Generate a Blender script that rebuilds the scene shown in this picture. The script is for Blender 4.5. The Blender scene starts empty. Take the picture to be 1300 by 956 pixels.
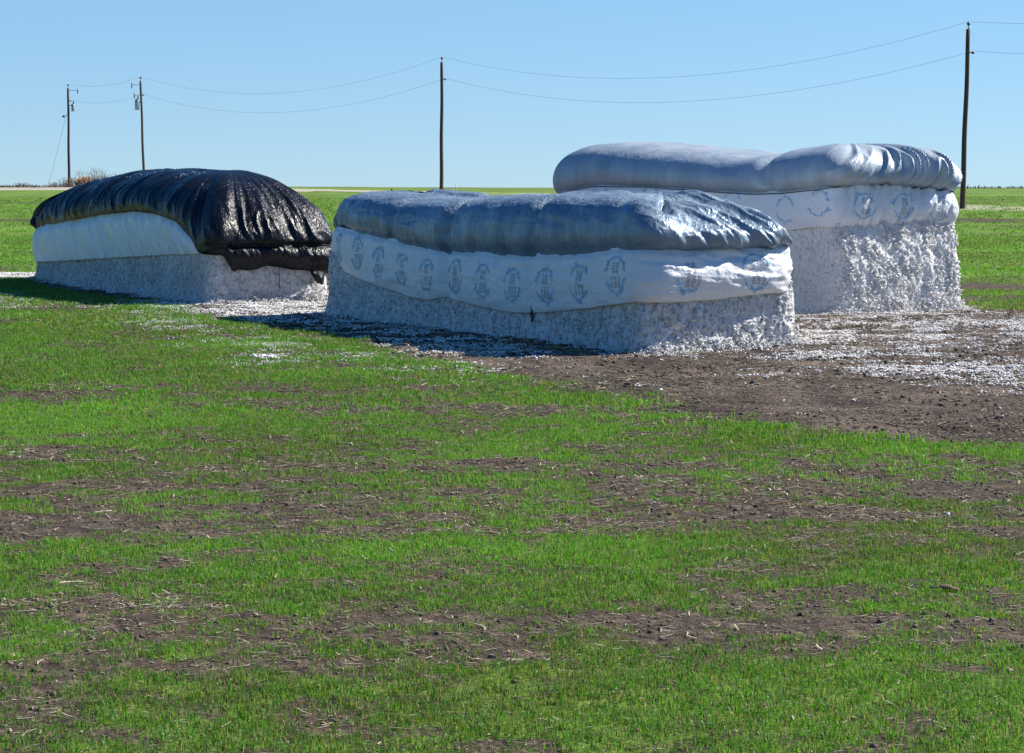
import bpy, math, random
import numpy as np
from mathutils import Vector
R = math.radians
rng = np.random.default_rng(7)
random.seed(7)
scn = bpy.context.scene
col = scn.collection

# ------------------------------------------------------------------ camera numbers (73 mm lens, 3:2 photograph)
F = 2650.0; CH = 2.16; HOR = 238.0
PITCH = math.atan((433.5 - HOR) / F)
cP, sP = math.cos(PITCH), math.sin(PITCH)
def ray(x, y):
    u = (x - 650) / F; v = (433.5 - y) / F
    return np.array([u, cP + v * sP, -sP + v * cP])

# ------------------------------------------------------------------ numpy noise
def _h(ix, iy, iz, seed):
    n = (ix * 374761393 + iy * 668265263 + iz * 2147483647 + seed * 1274126177) & 0xFFFFFFFF
    n = ((n ^ (n >> 13)) * 1274126177) & 0xFFFFFFFF
    n = ((n ^ (n >> 16)) * 2246822519) & 0xFFFFFFFF
    return ((n ^ (n >> 15)) & 0xFFFFFF) / float(0xFFFFFF) * 2 - 1
def noise(x, y, z=0.0, seed=0):
    x = np.asarray(x, float); y = np.asarray(y, float); z = np.asarray(z, float)
    x, y, z = np.broadcast_arrays(x, y, z)
    xi = np.floor(x).astype(np.int64); yi = np.floor(y).astype(np.int64); zi = np.floor(z).astype(np.int64)
    fx = x - xi; fy = y - yi; fz = z - zi
    fx = fx * fx * (3 - 2 * fx); fy = fy * fy * (3 - 2 * fy); fz = fz * fz * (3 - 2 * fz)
    flat = not np.any(fz)
    def layer(dz):
        a = _h(xi, yi, zi + dz, seed); b = _h(xi + 1, yi, zi + dz, seed)
        c = _h(xi, yi + 1, zi + dz, seed); d = _h(xi + 1, yi + 1, zi + dz, seed)
        return (a * (1 - fx) + b * fx) * (1 - fy) + (c * (1 - fx) + d * fx) * fy
    l0 = layer(0)
    if flat: return l0
    return l0 * (1 - fz) + layer(1) * fz
def fbm(x, y, z=0.0, oct=4, seed=0, gain=.5):
    s = 0; a = 1; t = 0
    for o in range(oct):
        s = s + a * noise(np.asarray(x) * 2 ** o + 17.3 * o, np.asarray(y) * 2 ** o + 5.1 * o, np.asarray(z) * 2 ** o, seed + o * 31)
        t += a; a *= gain
    return s / t
def ridge(n): return 1 - np.abs(n) * 2
def fold(n): return 1 - 2.6 * np.abs(n) ** .75
def sstep(a, b, x):
    t = np.clip((x - a) / (b - a), 0, 1); return t * t * (3 - 2 * t)

# ------------------------------------------------------------------ terrain
_ty = np.arange(-100, 400, 1.0)
_tz = np.interp(_ty, [-100, 42, 60, 80, 103, 125, 142, 170, 200, 300, 400], [0, 0, .16, .55, 1.12, 1.62, 1.89, 2.02, 2.07, 2.06, 2.05])
_k = np.exp(-np.linspace(-2, 2, 21) ** 2); _k /= _k.sum()
_tz = np.convolve(np.pad(_tz, 10, mode='edge'), _k, mode='valid')
def terr(x, y):
    x = np.asarray(x, float); y = np.asarray(y, float)
    z = np.interp(y, _ty, _tz)
    z = z - sstep(400, 3000, y) * .3
    z = z + .16 * sstep(-8, -20, x) * sstep(164, 176, y)
    far = sstep(45, 75, y) * (1 - sstep(180, 400, y))
    z = z + far * .05 * noise(x / 14, y / 22, seed=91)
    return z
def hit(x, y):
    d = ray(x, y)
    if d[2] >= 0: return None
    t = np.concatenate([np.arange(5, 60, .01), np.arange(60, 600, .1)])
    z = CH + d[2] * t - terr(d[0] * t, d[1] * t)
    i = np.argmax(z < 0)
    return np.array([d[0] * t[i], d[1] * t[i]])

# ------------------------------------------------------------------ object helpers
def tag(o, label=None, cat=None, group=None, kind=None):
    if label: o['label'] = label
    if cat: o['category'] = cat
    if group: o['group'] = group
    if kind: o['kind'] = kind
    return o
def link(o, parent=None):
    col.objects.link(o)
    if parent: o.parent = parent
    return o
def mesh(name, V, faces, mats, parent=None, smooth=True, origin=None, midx=None, attrs=None):
    """faces: list of (n,k) int arrays"""
    V = np.asarray(V, np.float32)
    if origin is not None: V = V - np.asarray(origin, np.float32)
    me = bpy.data.meshes.new(name)
    me.vertices.add(len(V)); me.vertices.foreach_set('co', V.ravel())
    if isinstance(faces, np.ndarray): faces = [faces]
    loops = np.concatenate([f.ravel() for f in faces]).astype(np.int32)
    tot = np.concatenate([np.full(len(f), f.shape[1], np.int32) for f in faces])
    st = np.concatenate([[0], np.cumsum(tot)[:-1]]).astype(np.int32)
    me.loops.add(len(loops)); me.loops.foreach_set('vertex_index', loops)
    me.polygons.add(len(tot)); me.polygons.foreach_set('loop_start', st)
    if midx is not None: me.polygons.foreach_set('material_index', np.asarray(midx, np.int32))
    me.update(calc_edges=True)
    if smooth: me.shade_smooth()
    else: me.shade_flat()
    for k, a in (attrs or {}).items():
        at = me.attributes.new(k, 'FLOAT', 'POINT'); at.data.foreach_set('value', np.asarray(a, np.float32))
    for m in (mats if isinstance(mats, (list, tuple)) else [mats]): me.materials.append(m)
    o = bpy.data.objects.new(name, me)
    return link(o, parent)
def empty(name, loc):
    o = bpy.data.objects.new(name, None); o.location = Vector(loc); o.empty_display_size = .3
    return link(o)
def grid_faces(nr, nc, wrap=False, off=0):
    i = np.arange(nr - 1)[:, None]; j = np.arange(nc if wrap else nc - 1)[None, :]
    j2 = (j + 1) % nc
    return (np.stack([i * nc + j, i * nc + j2, (i + 1) * nc + j2, (i + 1) * nc + j], -1).reshape(-1, 4) + off)
def tube(path, rad, n=8, cap=True):
    P = np.asarray(path, float); m = len(P)
    rad = np.broadcast_to(np.asarray(rad, float), (m,))
    T = np.gradient(P, axis=0); T /= np.linalg.norm(T, axis=1)[:, None] + 1e-9
    ref = np.array([0, 0, 1.0]) if abs(T[:, 2]).mean() < .8 else np.array([1.0, 0, 0])
    A = np.cross(T, ref); A /= np.linalg.norm(A, axis=1)[:, None] + 1e-9
    B = np.cross(T, A)
    ang = np.arange(n) * 2 * np.pi / n
    V = P[:, None] + rad[:, None, None] * (np.cos(ang)[None, :, None] * A[:, None] + np.sin(ang)[None, :, None] * B[:, None])
    V = V.reshape(-1, 3); Fq = grid_faces(m, n, wrap=True)
    fs = [Fq]
    if cap: fs.append(np.array([np.arange(n)[::-1], np.arange(n) + (m - 1) * n]))
    return V, fs
def merge(parts):
    Vs = []; F = {}; off = 0
    for V, fs in parts:
        Vs.append(V)
        for f in (fs if isinstance(fs, list) else [fs]): F.setdefault(f.shape[1], []).append(f + off)
        off += len(V)
    return np.concatenate(Vs), [np.concatenate(v) for v in F.values()]
# unit icosahedron
_g = (1 + 5 ** .5) / 2
ICO = np.array([[-1, _g, 0], [1, _g, 0], [-1, -_g, 0], [1, -_g, 0], [0, -1, _g], [0, 1, _g], [0, -1, -_g], [0, 1, -_g], [_g, 0, -1], [_g, 0, 1], [-_g, 0, -1], [-_g, 0, 1]])
ICO /= np.linalg.norm(ICO[0])
ICOF = np.array([[0, 11, 5], [0, 5, 1], [0, 1, 7], [0, 7, 10], [0, 10, 11], [1, 5, 9], [5, 11, 4], [11, 10, 2], [10, 7, 6], [7, 1, 8], [3, 9, 4], [3, 4, 2], [3, 2, 6], [3, 6, 8], [3, 8, 9], [4, 9, 5], [2, 4, 11], [6, 2, 10], [8, 6, 7], [9, 8, 1]])
def blobs(P, S, flat=.7, jit=.35):
    n = len(P); S = np.broadcast_to(np.asarray(S, float), (n,))
    th = rng.uniform(0, 2 * np.pi, n); c, s = np.cos(th), np.sin(th)
    sc = np.stack([rng.uniform(.7, 1.5, n), rng.uniform(.7, 1.2, n), rng.uniform(.6, 1.1, n) * flat], 1)
    J = ICO[None] * (1 + rng.uniform(-jit, jit, (n, 12, 1)))
    J = J * sc[:, None, :] * S[:, None, None]
    X = J[..., 0] * c[:, None] - J[..., 1] * s[:, None]; Y = J[..., 0] * s[:, None] + J[..., 1] * c[:, None]
    V = np.stack([X, Y, J[..., 2]], -1) + P[:, None]
    Fc = ICOF[None] + (np.arange(n) * 12)[:, None, None]
    return V.reshape(-1, 3), Fc.reshape(-1, 3)

# ------------------------------------------------------------------ materials
def mat(name):
    m = bpy.data.materials.new(name); m.use_nodes = True
    nt = m.node_tree; b = nt.nodes['Principled BSDF']
    return m, nt, b
def N(nt, t, **kw):
    n = nt.nodes.new(t)
    for k, v in kw.items():
        if hasattr(n, k): setattr(n, k, v)
        else: n.inputs[k.replace('_', ' ')].default_value = v
    return n
def L(nt, a, b): nt.links.new(a, b)
def ramp(nt, src, stops, interp='LINEAR'):
    r = nt.nodes.new('ShaderNodeValToRGB'); r.color_ramp.interpolation = interp
    e = r.color_ramp.elements
    while len(e) < len(stops): e.new(.5)
    for el, (p, c) in zip(e, stops):
        el.position = p; el.color = (*c, 1) if len(c) == 3 else c
    L(nt, src, r.inputs[0]); return r
def coord(nt, scale=(1, 1, 1)):
    tc = nt.nodes.new('ShaderNodeTexCoord'); mp = nt.nodes.new('ShaderNodeMapping')
    mp.inputs['Scale'].default_value = scale
    L(nt, tc.outputs['Object'], mp.inputs[0]); return mp.outputs[0]
def nz(nt, vec, scale, detail=4, rough=.55, dist=0):
    n = nt.nodes.new('ShaderNodeTexNoise'); n.inputs['Scale'].default_value = scale
    n.inputs['Detail'].default_value = detail; n.inputs['Roughness'].default_value = rough; n.inputs['Distortion'].default_value = dist
    L(nt, vec, n.inputs['Vector']); return n.outputs['Fac']
def bump(nt, h, strength, dist, b, prev=None):
    n = nt.nodes.new('ShaderNodeBump'); n.inputs['Strength'].default_value = strength; n.inputs['Distance'].default_value = dist
    L(nt, h, n.inputs['Height'])
    if prev is not None: L(nt, prev, n.inputs['Normal'])
    if b is not None: L(nt, n.outputs[0], b.inputs['Normal'])
    return n.outputs[0]
def mixc(nt, fac, a, b, mode='MIX'):
    n = nt.nodes.new('ShaderNodeMix'); n.data_type = 'RGBA'; n.blend_type = mode
    for s, v in ((0, fac), (6, a), (7, b)):
        if hasattr(v, 'links'): L(nt, v, n.inputs[s])
        else: n.inputs[s].default_value = v if s == 0 else (*v, 1)
    return n.outputs[2]
def mth(nt, op, a, b=0.0):
    n = nt.nodes.new('ShaderNodeMath'); n.operation = op
    for i, v in enumerate((a, b)):
        if hasattr(v, 'links'): L(nt, v, n.inputs[i])
        else: n.inputs[i].default_value = v
    return n.outputs[0]

def cotton_mat(name, base=(.80, .79, .77), dirty=(.52, .49, .44), speck=.5, dirt=.35):
    m, nt, b = mat(name)
    v = coord(nt)
    big = nz(nt, v, 1.6, 4); mid = nz(nt, v, 14, 4, .65); fine = nz(nt, v, 60, 3, .6)
    f = ramp(nt, mth(nt, 'ADD', mth(nt, 'MULTIPLY', big, .6), mth(nt, 'MULTIPLY', mid, .4)), [(.42, base), (.42 + dirt * .6, dirty)])
    vo = nt.nodes.new('ShaderNodeTexVoronoi'); vo.inputs['Scale'].default_value = 13; vo.inputs['Randomness'].default_value = 1
    dv = nt.nodes.new('ShaderNodeVectorMath'); dv.operation = 'ADD'
    nn = nt.nodes.new('ShaderNodeTexNoise'); nn.inputs['Scale'].default_value = 40; L(nt, v, nn.inputs['Vector'])
    sc = nt.nodes.new('ShaderNodeVectorMath'); sc.operation = 'SCALE'; sc.inputs['Scale'].default_value = .05
    L(nt, nn.outputs['Color'], sc.inputs[0]); L(nt, v, dv.inputs[0]); L(nt, sc.outputs[0], dv.inputs[1]); L(nt, dv.outputs[0], vo.inputs['Vector'])
    sp = ramp(nt, vo.outputs['Distance'], [(.14, (1, 1, 1)), (.30, (0, 0, 0))])
    gate = ramp(nt, nz(nt, v, 8, 4, .7), [(.42, (0, 0, 0)), (.50, (1, 1, 1))])
    k = mth(nt, 'MULTIPLY', mth(nt, 'MULTIPLY', sp.outputs[0], gate.outputs[0]), speck)
    mot = ramp(nt, nz(nt, coord(nt, (1, 1, .6)), 17, 5, .8), [(.42, (1, 1, 1)), (.50, (0, 0, 0))])  # dark mottle paints pit shade into the colour, mixed with leaf trash
    f2 = mixc(nt, mth(nt, 'MULTIPLY', mot.outputs[0], speck * .85), f.outputs[0], (.26, .24, .21))
    c = mixc(nt, k, f2, (.10, .075, .05))
    L(nt, c, b.inputs['Base Color']); b.inputs['Roughness'].default_value = 1; b.inputs['Specular IOR Level'].default_value = .1
    n1 = bump(nt, mid, .7, .05, None); n2 = bump(nt, fine, .8, .02, b, n1)
    b.inputs['Sheen Weight'].default_value = .15
    return m
M_COT = cotton_mat('seed_cotton', (.88, .87, .86), (.78, .77, .75), .45, .8)
M_COT2 = cotton_mat('seed_cotton_trashy', (.80, .80, .80), (.62, .61, .59), .80, .6)  # leaf trash, with heavier painted mottle to deepen its shaded side
M_COT3 = cotton_mat('seed_cotton_grey', (.76, .76, .76), (.54, .53, .51), .75, .5)
M_TUFT, nt, b = mat('loose_cotton')
b.inputs['Base Color'].default_value = (.84, .83, .82, 1); b.inputs['Roughness'].default_value = 1; b.inputs['Specular IOR Level'].default_value = .1
v = coord(nt); L(nt, ramp(nt, nz(nt, v, 12, 3), [(.35, (.86, .85, .84)), (.7, (.62, .58, .52))]).outputs[0], b.inputs['Base Color'])
bump(nt, nz(nt, v, 90, 3), .6, .01, b)

def tarp_mat(name, c1, c2, rough=.4, metal=0.0, crinkle=.5, spec=.5, stretch=(1, 1, .35), cs=9, lit_top=None, coat=0):
    m, nt, b = mat(name)
    v = coord(nt); vs = coord(nt, stretch)
    f = ramp(nt, nz(nt, vs, 2.2, 5, .6, .6), [(.32, c1), (.72, c2)]).outputs[0]
    if lit_top:
        dm = ramp(nt, nz(nt, v, 1.3, 6, .65), [(.45, (0, 0, 0)), (.75, (1, 1, 1))])
        geo = nt.nodes.new('ShaderNodeNewGeometry'); sx = nt.nodes.new('ShaderNodeSeparateXYZ'); L(nt, geo.outputs['Normal'], sx.inputs[0])
        up = ramp(nt, sx.outputs[2], [(.55, (0, 0, 0)), (.95, (1, 1, 1))])  # upward faces lightened in the colour, standing in for the sunlit roof
        f = mixc(nt, mth(nt, 'MULTIPLY', mth(nt, 'MULTIPLY', dm.outputs[0], up.outputs[0]), .6), f, lit_top)
    L(nt, f, b.inputs['Base Color'])
    b.inputs['Metallic'].default_value = metal; b.inputs['Specular IOR Level'].default_value = spec
    L(nt, ramp(nt, nz(nt, v, 5, 3), [(.3, (rough - .08,) * 3), (.7, (rough + .1,) * 3)]).outputs[0], b.inputs['Roughness'])
    vo = nt.nodes.new('ShaderNodeTexVoronoi'); vo.feature = 'F1'; vo.distance = 'EUCLIDEAN'
    vo.inputs['Scale'].default_value = cs
    nn = nt.nodes.new('ShaderNodeTexNoise'); nn.inputs['Scale'].default_value = 4; nn.inputs['Detail'].default_value = 3; L(nt, vs, nn.inputs['Vector'])
    ad = nt.nodes.new('ShaderNodeVectorMath'); ad.operation = 'ADD'; L(nt, vs, ad.inputs[0]); L(nt, nn.outputs['Color'], ad.inputs[1]); L(nt, ad.outputs[0], vo.inputs['Vector'])
    n1 = bump(nt, nz(nt, vs, 6, 5, .6, 1.2), crinkle, .05, None)
    n2 = bump(nt, vo.outputs['Distance'], crinkle * .8, .03, None, n1)
    n3 = bump(nt, nz(nt, v, 26, 1), crinkle * .3, .005, b, n2)
    return m
M_SILVER = tarp_mat('silver_grey_tarp', (.12, .19, .26), (.32, .39, .46), .40, .28, .5, spec=.4, cs=6)
M_FOIL = M_SILVER
M_GREY = tarp_mat('pale_grey_tarp', (.25, .33, .40), (.42, .48, .53), .47, .12, .20, lit_top=(.50, .49, .47))
M_BLACK = tarp_mat('black_plastic_tarp', (.004, .005, .008), (.011, .014, .022), .33, 0, .5, .28, stretch=(1, 1, .3))
M_WHITE = tarp_mat('white_woven_sheet', (.72, .75, .78), (.82, .83, .84), .42, 0, .3, .45, stretch=(.7, .7, 1))
def plain(name, c, rough=.7, metal=0, scale=8, var=.25, st=(1, 1, 1), bs=.3):
    m, nt, b = mat(name); v = coord(nt, st)
    L(nt, ramp(nt, nz(nt, v, scale, 4), [(.3, tuple(x * (1 - var) for x in c)), (.7, tuple(min(1, x * (1 + var)) for x in c))]).outputs[0], b.inputs['Base Color'])
    b.inputs['Roughness'].default_value = rough; b.inputs['Metallic'].default_value = metal
    bump(nt, nz(nt, v, scale * 4, 3), bs, .01, b)
    return m
M_POLE = plain('creosoted_wood', (.075, .05, .042), .85, st=(6, 6, .5))
M_WIRE = plain('weathered_wire', (.22, .24, .27), .5, .5)
M_CAN = plain('grey_painted_steel', (.33, .37, .40), .45, .2)
M_PORC = plain('brown_porcelain', (.12, .09, .09), .3)
M_ROPE = plain('dark_cord', (.03, .03, .035), .9, scale=30)
M_INK = plain('blue_print_ink', (.30, .52, .72), .5, scale=12, var=.3)
M_INK2 = plain('dark_print_ink', (.19, .26, .35), .5, scale=20, var=.3)
M_STRAW, nt, b = mat('dry_straw')
at = nt.nodes.new('ShaderNodeAttribute'); at.attribute_name = 'rnd'
L(nt, ramp(nt, at.outputs['Fac'], [(0, (.16, .10, .06)), (.35, (.30, .22, .13)), (.6, (.52, .43, .29)), (1, (.72, .64, .48))]).outputs[0], b.inputs['Base Color'])
b.inputs['Roughness'].default_value = .7
M_CLOD = plain('soil_clods', (.125, .094, .070), 1, scale=14, var=.5, bs=1)
M_BRUSH = plain('dry_brush_twigs', (.20, .15, .12), .9, scale=1, var=.3)
M_TAN = plain('dry_tan_grass', (.62, .44, .24), .8, scale=3, var=.25)
M_WOOD = plain('weathered_wood_chunk', (.22, .14, .08), .8, st=(1, 6, 6), scale=8, var=.5, bs=.8)
M_PAINT = plain('white_marker_paint', (.75, .74, .70), .6)

# grass
M_GRASS, nt, b = mat('green_wheat_blades')
at = nt.nodes.new('ShaderNodeAttribute'); at.attribute_name = 'rnd'
gc = ramp(nt, at.outputs['Fac'], [(0, (.42, .34, .17)), (.07, (.28, .25, .08)), (.12, (.035, .105, .014)), (.5, (.100, .262, .023)), (1, (.21, .46, .055))])
L(nt, gc.outputs[0], b.inputs['Base Color']); b.inputs['Roughness'].default_value = .45; b.inputs['Specular IOR Level'].default_value = .35
tr = nt.nodes.new('ShaderNodeBsdfTranslucent')
tc_ = mixc(nt, 1.0, gc.outputs[0], (1.25, 1.35, .6), 'MULTIPLY'); L(nt, tc_, tr.inputs['Color'])
mx = nt.nodes.new('ShaderNodeMixShader'); mx.inputs[0].default_value = .42
L(nt, b.outputs[0], mx.inputs[1]); L(nt, tr.outputs[0], mx.inputs[2]); L(nt, mx.outputs[0], nt.nodes['Material Output'].inputs['Surface'])

# ground
M_GROUND, nt, b = mat('field_soil_and_sward')
v = coord(nt)
aG = nt.nodes.new('ShaderNodeAttribute'); aG.attribute_name = 'sward'
aR = nt.nodes.new('ShaderNodeAttribute'); aR.attribute_name = 'road'
aB = nt.nodes.new('ShaderNodeAttribute'); aB.attribute_name = 'verge'
aP = nt.nodes.new('ShaderNodeAttribute'); aP.attribute_name = 'pad'
n_big = nz(nt, v, .8, 5, .6); n_mid = nz(nt, v, 7, 5, .65); n_fine = nz(nt, v, 38, 4, .7)
soil = ramp(nt, mth(nt, 'ADD', mth(nt, 'MULTIPLY', n_mid, .5), mth(nt, 'MULTIPLY', n_fine, .5)), [(.34, (.022, .016, .012)), (.50, (.075, .056, .042)), (.64, (.20, .155, .11))])
soil2 = ramp(nt, mth(nt, 'ADD', mth(nt, 'MULTIPLY', n_big, .4), mth(nt, 'MULTIPLY', n_fine, .6)), [(.38, (.022, .016, .013)), (.50, (.090, .069, .055)), (.63, (.26, .20, .155))])
c0 = mixc(nt, aP.outputs['Fac'], soil.outputs[0], soil2.outputs[0])
vst = coord(nt, (1, .35, 1))
gg = ramp(nt, mth(nt, 'ADD', mth(nt, 'MULTIPLY', nz(nt, vst, .5, 6, .7), .5), mth(nt, 'MULTIPLY', nz(nt, v, 3, 4, .7), .5)), [(.34, (.10, .12, .035)), (.5, (.13, .22, .035)), (.66, (.20, .31, .055))])
gsp = ramp(nt, mth(nt, 'ADD', aG.outputs['Fac'], mth(nt, 'MULTIPLY', mth(nt, 'SUBTRACT', n_fine, .5), .9)), [(.42, (0, 0, 0)), (.58, (1, 1, 1))])
c1 = mixc(nt, gsp.outputs[0], c0, gg.outputs[0])
rd = ramp(nt, n_mid, [(.35, (.42, .36, .30)), (.7, (.58, .52, .44))])
c2 = mixc(nt, aR.outputs['Fac'], c1, rd.outputs[0])
vg = ramp(nt, n_mid, [(.35, (.07, .05, .035)), (.7, (.16, .12, .08))])
c3 = mixc(nt, aB.outputs['Fac'], c2, vg.outputs[0])
L(nt, c3, b.inputs['Base Color']); b.inputs['Roughness'].default_value = .95; b.inputs['Specular IOR Level'].default_value = .15
b1 = bump(nt, n_mid, .7, .05, None); bump(nt, n_fine, .9, .02, b, b1)

# ------------------------------------------------------------------ dirt pad round the modules, and density fields
PADPX = [(20, 347), (52, 364), (110, 374), (200, 384), (256, 401), (330, 413), (400, 427), (470, 443), (540, 455), (640, 473), (700, 484), (760, 492), (860, 520), (1000, 545),
         (1180, 557), (1330, 562), (1500, 566), (1800, 566), (1800, 400), (1400, 394), (1225, 393), (1150, 350), (700, 330), (420, 345), (200, 338)]
PAD = np.array([hit(*p) for p in PADPX])
def poly_sd(P, x, y):
    """signed distance, positive inside"""
    x = np.asarray(x, float); y = np.asarray(y, float)
    d = np.full(x.shape, 1e9); ins = np.zeros(x.shape, bool)
    for (x1, y1), (x2, y2) in zip(P, np.roll(P, -1, 0)):
        ex, ey = x2 - x1, y2 - y1
        t = np.clip(((x - x1) * ex + (y - y1) * ey) / (ex * ex + ey * ey), 0, 1)
        d = np.minimum(d, np.hypot(x - x1 - t * ex, y - y1 - t * ey))
        c = ((y1 > y) != (y2 > y)) & (x < (x2 - x1) * (y - y1) / (y2 - y1 + 1e-12) + x1)
        ins ^= c
    return np.where(ins, d, -d)
def pad_amt(x, y):
    sd = poly_sd(PAD, x, y) + .8 * fbm(x * .8, y * .9, oct=5, seed=5, gain=.7)
    return sstep(-.5, .45, sd)
def line_of(pxs): return np.array([hit(*p) for p in pxs])
def pxw(p): return np.array([hit(*q) for q in p])
ZL2 = pxw([(-200, 345.5), (60, 346), (60, 352.5), (-200, 351.5)])
# bare streaks in the sward: (list of px), half width px in depth handled in metres
def sward(x, y):
    """0 bare soil .. 1 dense green"""
    x = np.asarray(x, float); y = np.asarray(y, float)
    wig = 1.0 * noise(x * .22, y * .1, seed=61) + .35 * noise(x * .9, y * .5, seed=62)
    n = fbm(x * .55, y * .8, oct=4, seed=21, gain=.6)            # general patchiness
    n2 = fbm(x * .35 + 9, y * .35 + 4, oct=3, seed=23)
    n3 = fbm(x * 2.6, y * 3.0, oct=3, seed=29)
    g = .74 + .85 * n + .40 * n2 + .80 * n3 + .42 * noise(x * 7, y * 8, seed=30)
    def band(yc, w, a, slope=0, x0=-99, x1=99):
        return a * .62 * (1 + .7 * noise(x * .6, y * .3, seed=64)) * np.exp(-((y + slope * x + wig * w * 1.1 - yc) / w) ** 2) * sstep(x0 - .7, x0 + .7, x) * (1 - sstep(x1 - .7, x1 + .7, x))
    g = g - band(13.5, .75, .80) - band(14.9, .35, .35) - band(11.1, .26, .35, 0, -5, 0) - band(10.2, .28, .60, -.03, .2, 6) - band(9.35, .16, .5, 0, -4, -.4)
    g = g - band(16.4, .8, .75, 0, -9, -2.3) - band(15.6, .5, .35, 0, 1, 8) - band(23.2, .35, .5, .12, -8, -1.5) - band(20.3, .35, .4, 0, -2, 3)
    g = g + band(17.6, 1.2, .35, 0, 1.5, 12) + band(12.0, .8, .40, 0, -.8, 3) + band(8.9, .45, .45, 0, 0, 6) + band(19.2, 1.3, .35, 0, -9, 1)
    g = g - .35 * np.exp(-((y - 45) / 4.5) ** 2) * sstep(-6, -9, x)
    # far field: drilled streaks, mostly closed sward
    far = sstep(32, 44, y)
    st = fbm(x * .05, y * .33, oct=4, seed=33)
    gf = .76 + .50 * st + .2 * noise(x * .5, y * .6, seed=34)
    g = g * (1 - far) + gf * far
    g = g * (1 - sstep(-.3, .2, poly_sd(ZL2, x, y)))
    g = g - .8 * sstep(8, 10, x) * np.exp(-((y - 45.5 + 1.5 * noise(x * .15, 0, seed=44)) / 1.8) ** 2)
    return np.clip(g, 0, 1.1) * (1 - pad_amt(x, y))

# ------------------------------------------------------------------ road line and verge
ROADPX = [(1500, 268), (1300, 264.6), (1228, 262.8), (1050, 258), (850, 252), (680, 247.2), (520, 243.2), (430, 241.6), (370, 240.9)]
ROAD = [hit(*p) for p in ROADPX]
ROAD = np.array([ROAD[0] + (ROAD[0] - ROAD[2]) * 3] + ROAD + [np.array([-30., 170.]), np.array([-200., 171.])])
def polyline_d(P, x, y):
    d = np.full(np.shape(x), 1e9)
    for (x1, y1), (x2, y2) in zip(P[:-1], P[1:]):
        ex, ey = x2 - x1, y2 - y1
        t = np.clip(((x - x1) * ex + (y - y1) * ey) / (ex * ex + ey * ey), 0, 1)
        d = np.minimum(d, np.hypot(x - x1 - t * ex, y - y1 - t * ey))
    return d

# ------------------------------------------------------------------ ground sheet
ys = [-60, -40, -25, -15, -8, -3, 0, 2, 4]; y = 5.0
while y < 75: ys.append(y); y += max(.045, .0036 * y ** 1.05)
while y < 260: ys.append(y); y *= 1.006
while y < 4200: ys.append(y); y *= 1.12
ys = np.array(ys)
hw = np.clip(.34 * np.maximum(ys, 0) + 3.0, 5, 900)
core = np.linspace(-1, 1, 561)
outm = np.array([1.15, 1.35, 1.7, 2.3, 3.5, 6, 12, 30])
cols = np.concatenate([-outm[::-1], core, outm])
GX = cols[None, :] * hw[:, None]; GY = np.broadcast_to(ys[:, None], GX.shape).copy()
near = 1 - sstep(60, 80, GY)
padv = pad_amt(GX, GY); swv = sward(GX, GY)
GZ = terr(GX, GY)
rough = .022 * fbm(GX * 2.2, GY * 2.2, oct=4, seed=71, gain=.6) + .012 * np.maximum(0, fbm(GX * 9, GY * 9, oct=2, seed=73)) * (1.2 - np.minimum(swv, 1))
ruts = .05 * padv * fbm(GX * .6, GY * 2.6, oct=3, seed=75)
lumpy = .035 * padv * np.maximum(0, fbm(GX * 3.2, GY * 4.2, oct=4, seed=77, gain=.7))
GZ = GZ + near * (rough + ruts * 1.3 + lumpy) - .012
rdist = polyline_d(ROAD, GX, GY)
rw = np.where(GX < -14, 7.5, 3.8)
road = (1 - sstep(rw * .7, rw, rdist + .5 * noise(GX * .3, GY * .3, seed=81))) * sstep(85, 92, GY)
bp = .75 + .25 * noise(GX * .1, GY * .1, seed=83)
gap = 1 - .75 * sstep(-6, -3, GX) * (1 - sstep(-.5, 2, GX))
road = np.clip(road * bp * gap, 0, 1)
verge = sstep(-14, -20, GX) * sstep(176, 178, GY) * (1 - sstep(320, 500, GY)) + sstep(330, 400, GY) * .85
g_o = mesh('ground', np.stack([GX, GY, GZ], -1).reshape(-1, 3), grid_faces(len(ys), len(cols)), M_GROUND,
           attrs={'sward': (swv * (.5 + .5 * sstep(22, 55, GY)) ).ravel(), 'road': road.ravel(), 'verge': np.clip(verge, 0, 1).ravel(), 'pad': padv.ravel()})
tag(g_o, 'brown soil field with a worn dirt pad around the stacks', kind='structure')
def gz(x, y):
    nr = 1 - sstep(60, 80, y)
    p = pad_amt(x, y)
    r = .022 * fbm(x * 2.2, y * 2.2, oct=4, seed=71, gain=.6)
    return terr(x, y) + nr * (r + 1.3 * .05 * p * fbm(x * .6, y * 2.6, oct=3, seed=75) + .035 * p * np.maximum(0, fbm(x * 3.2, y * 4.2, oct=4, seed=77, gain=.7))) - .012

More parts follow.
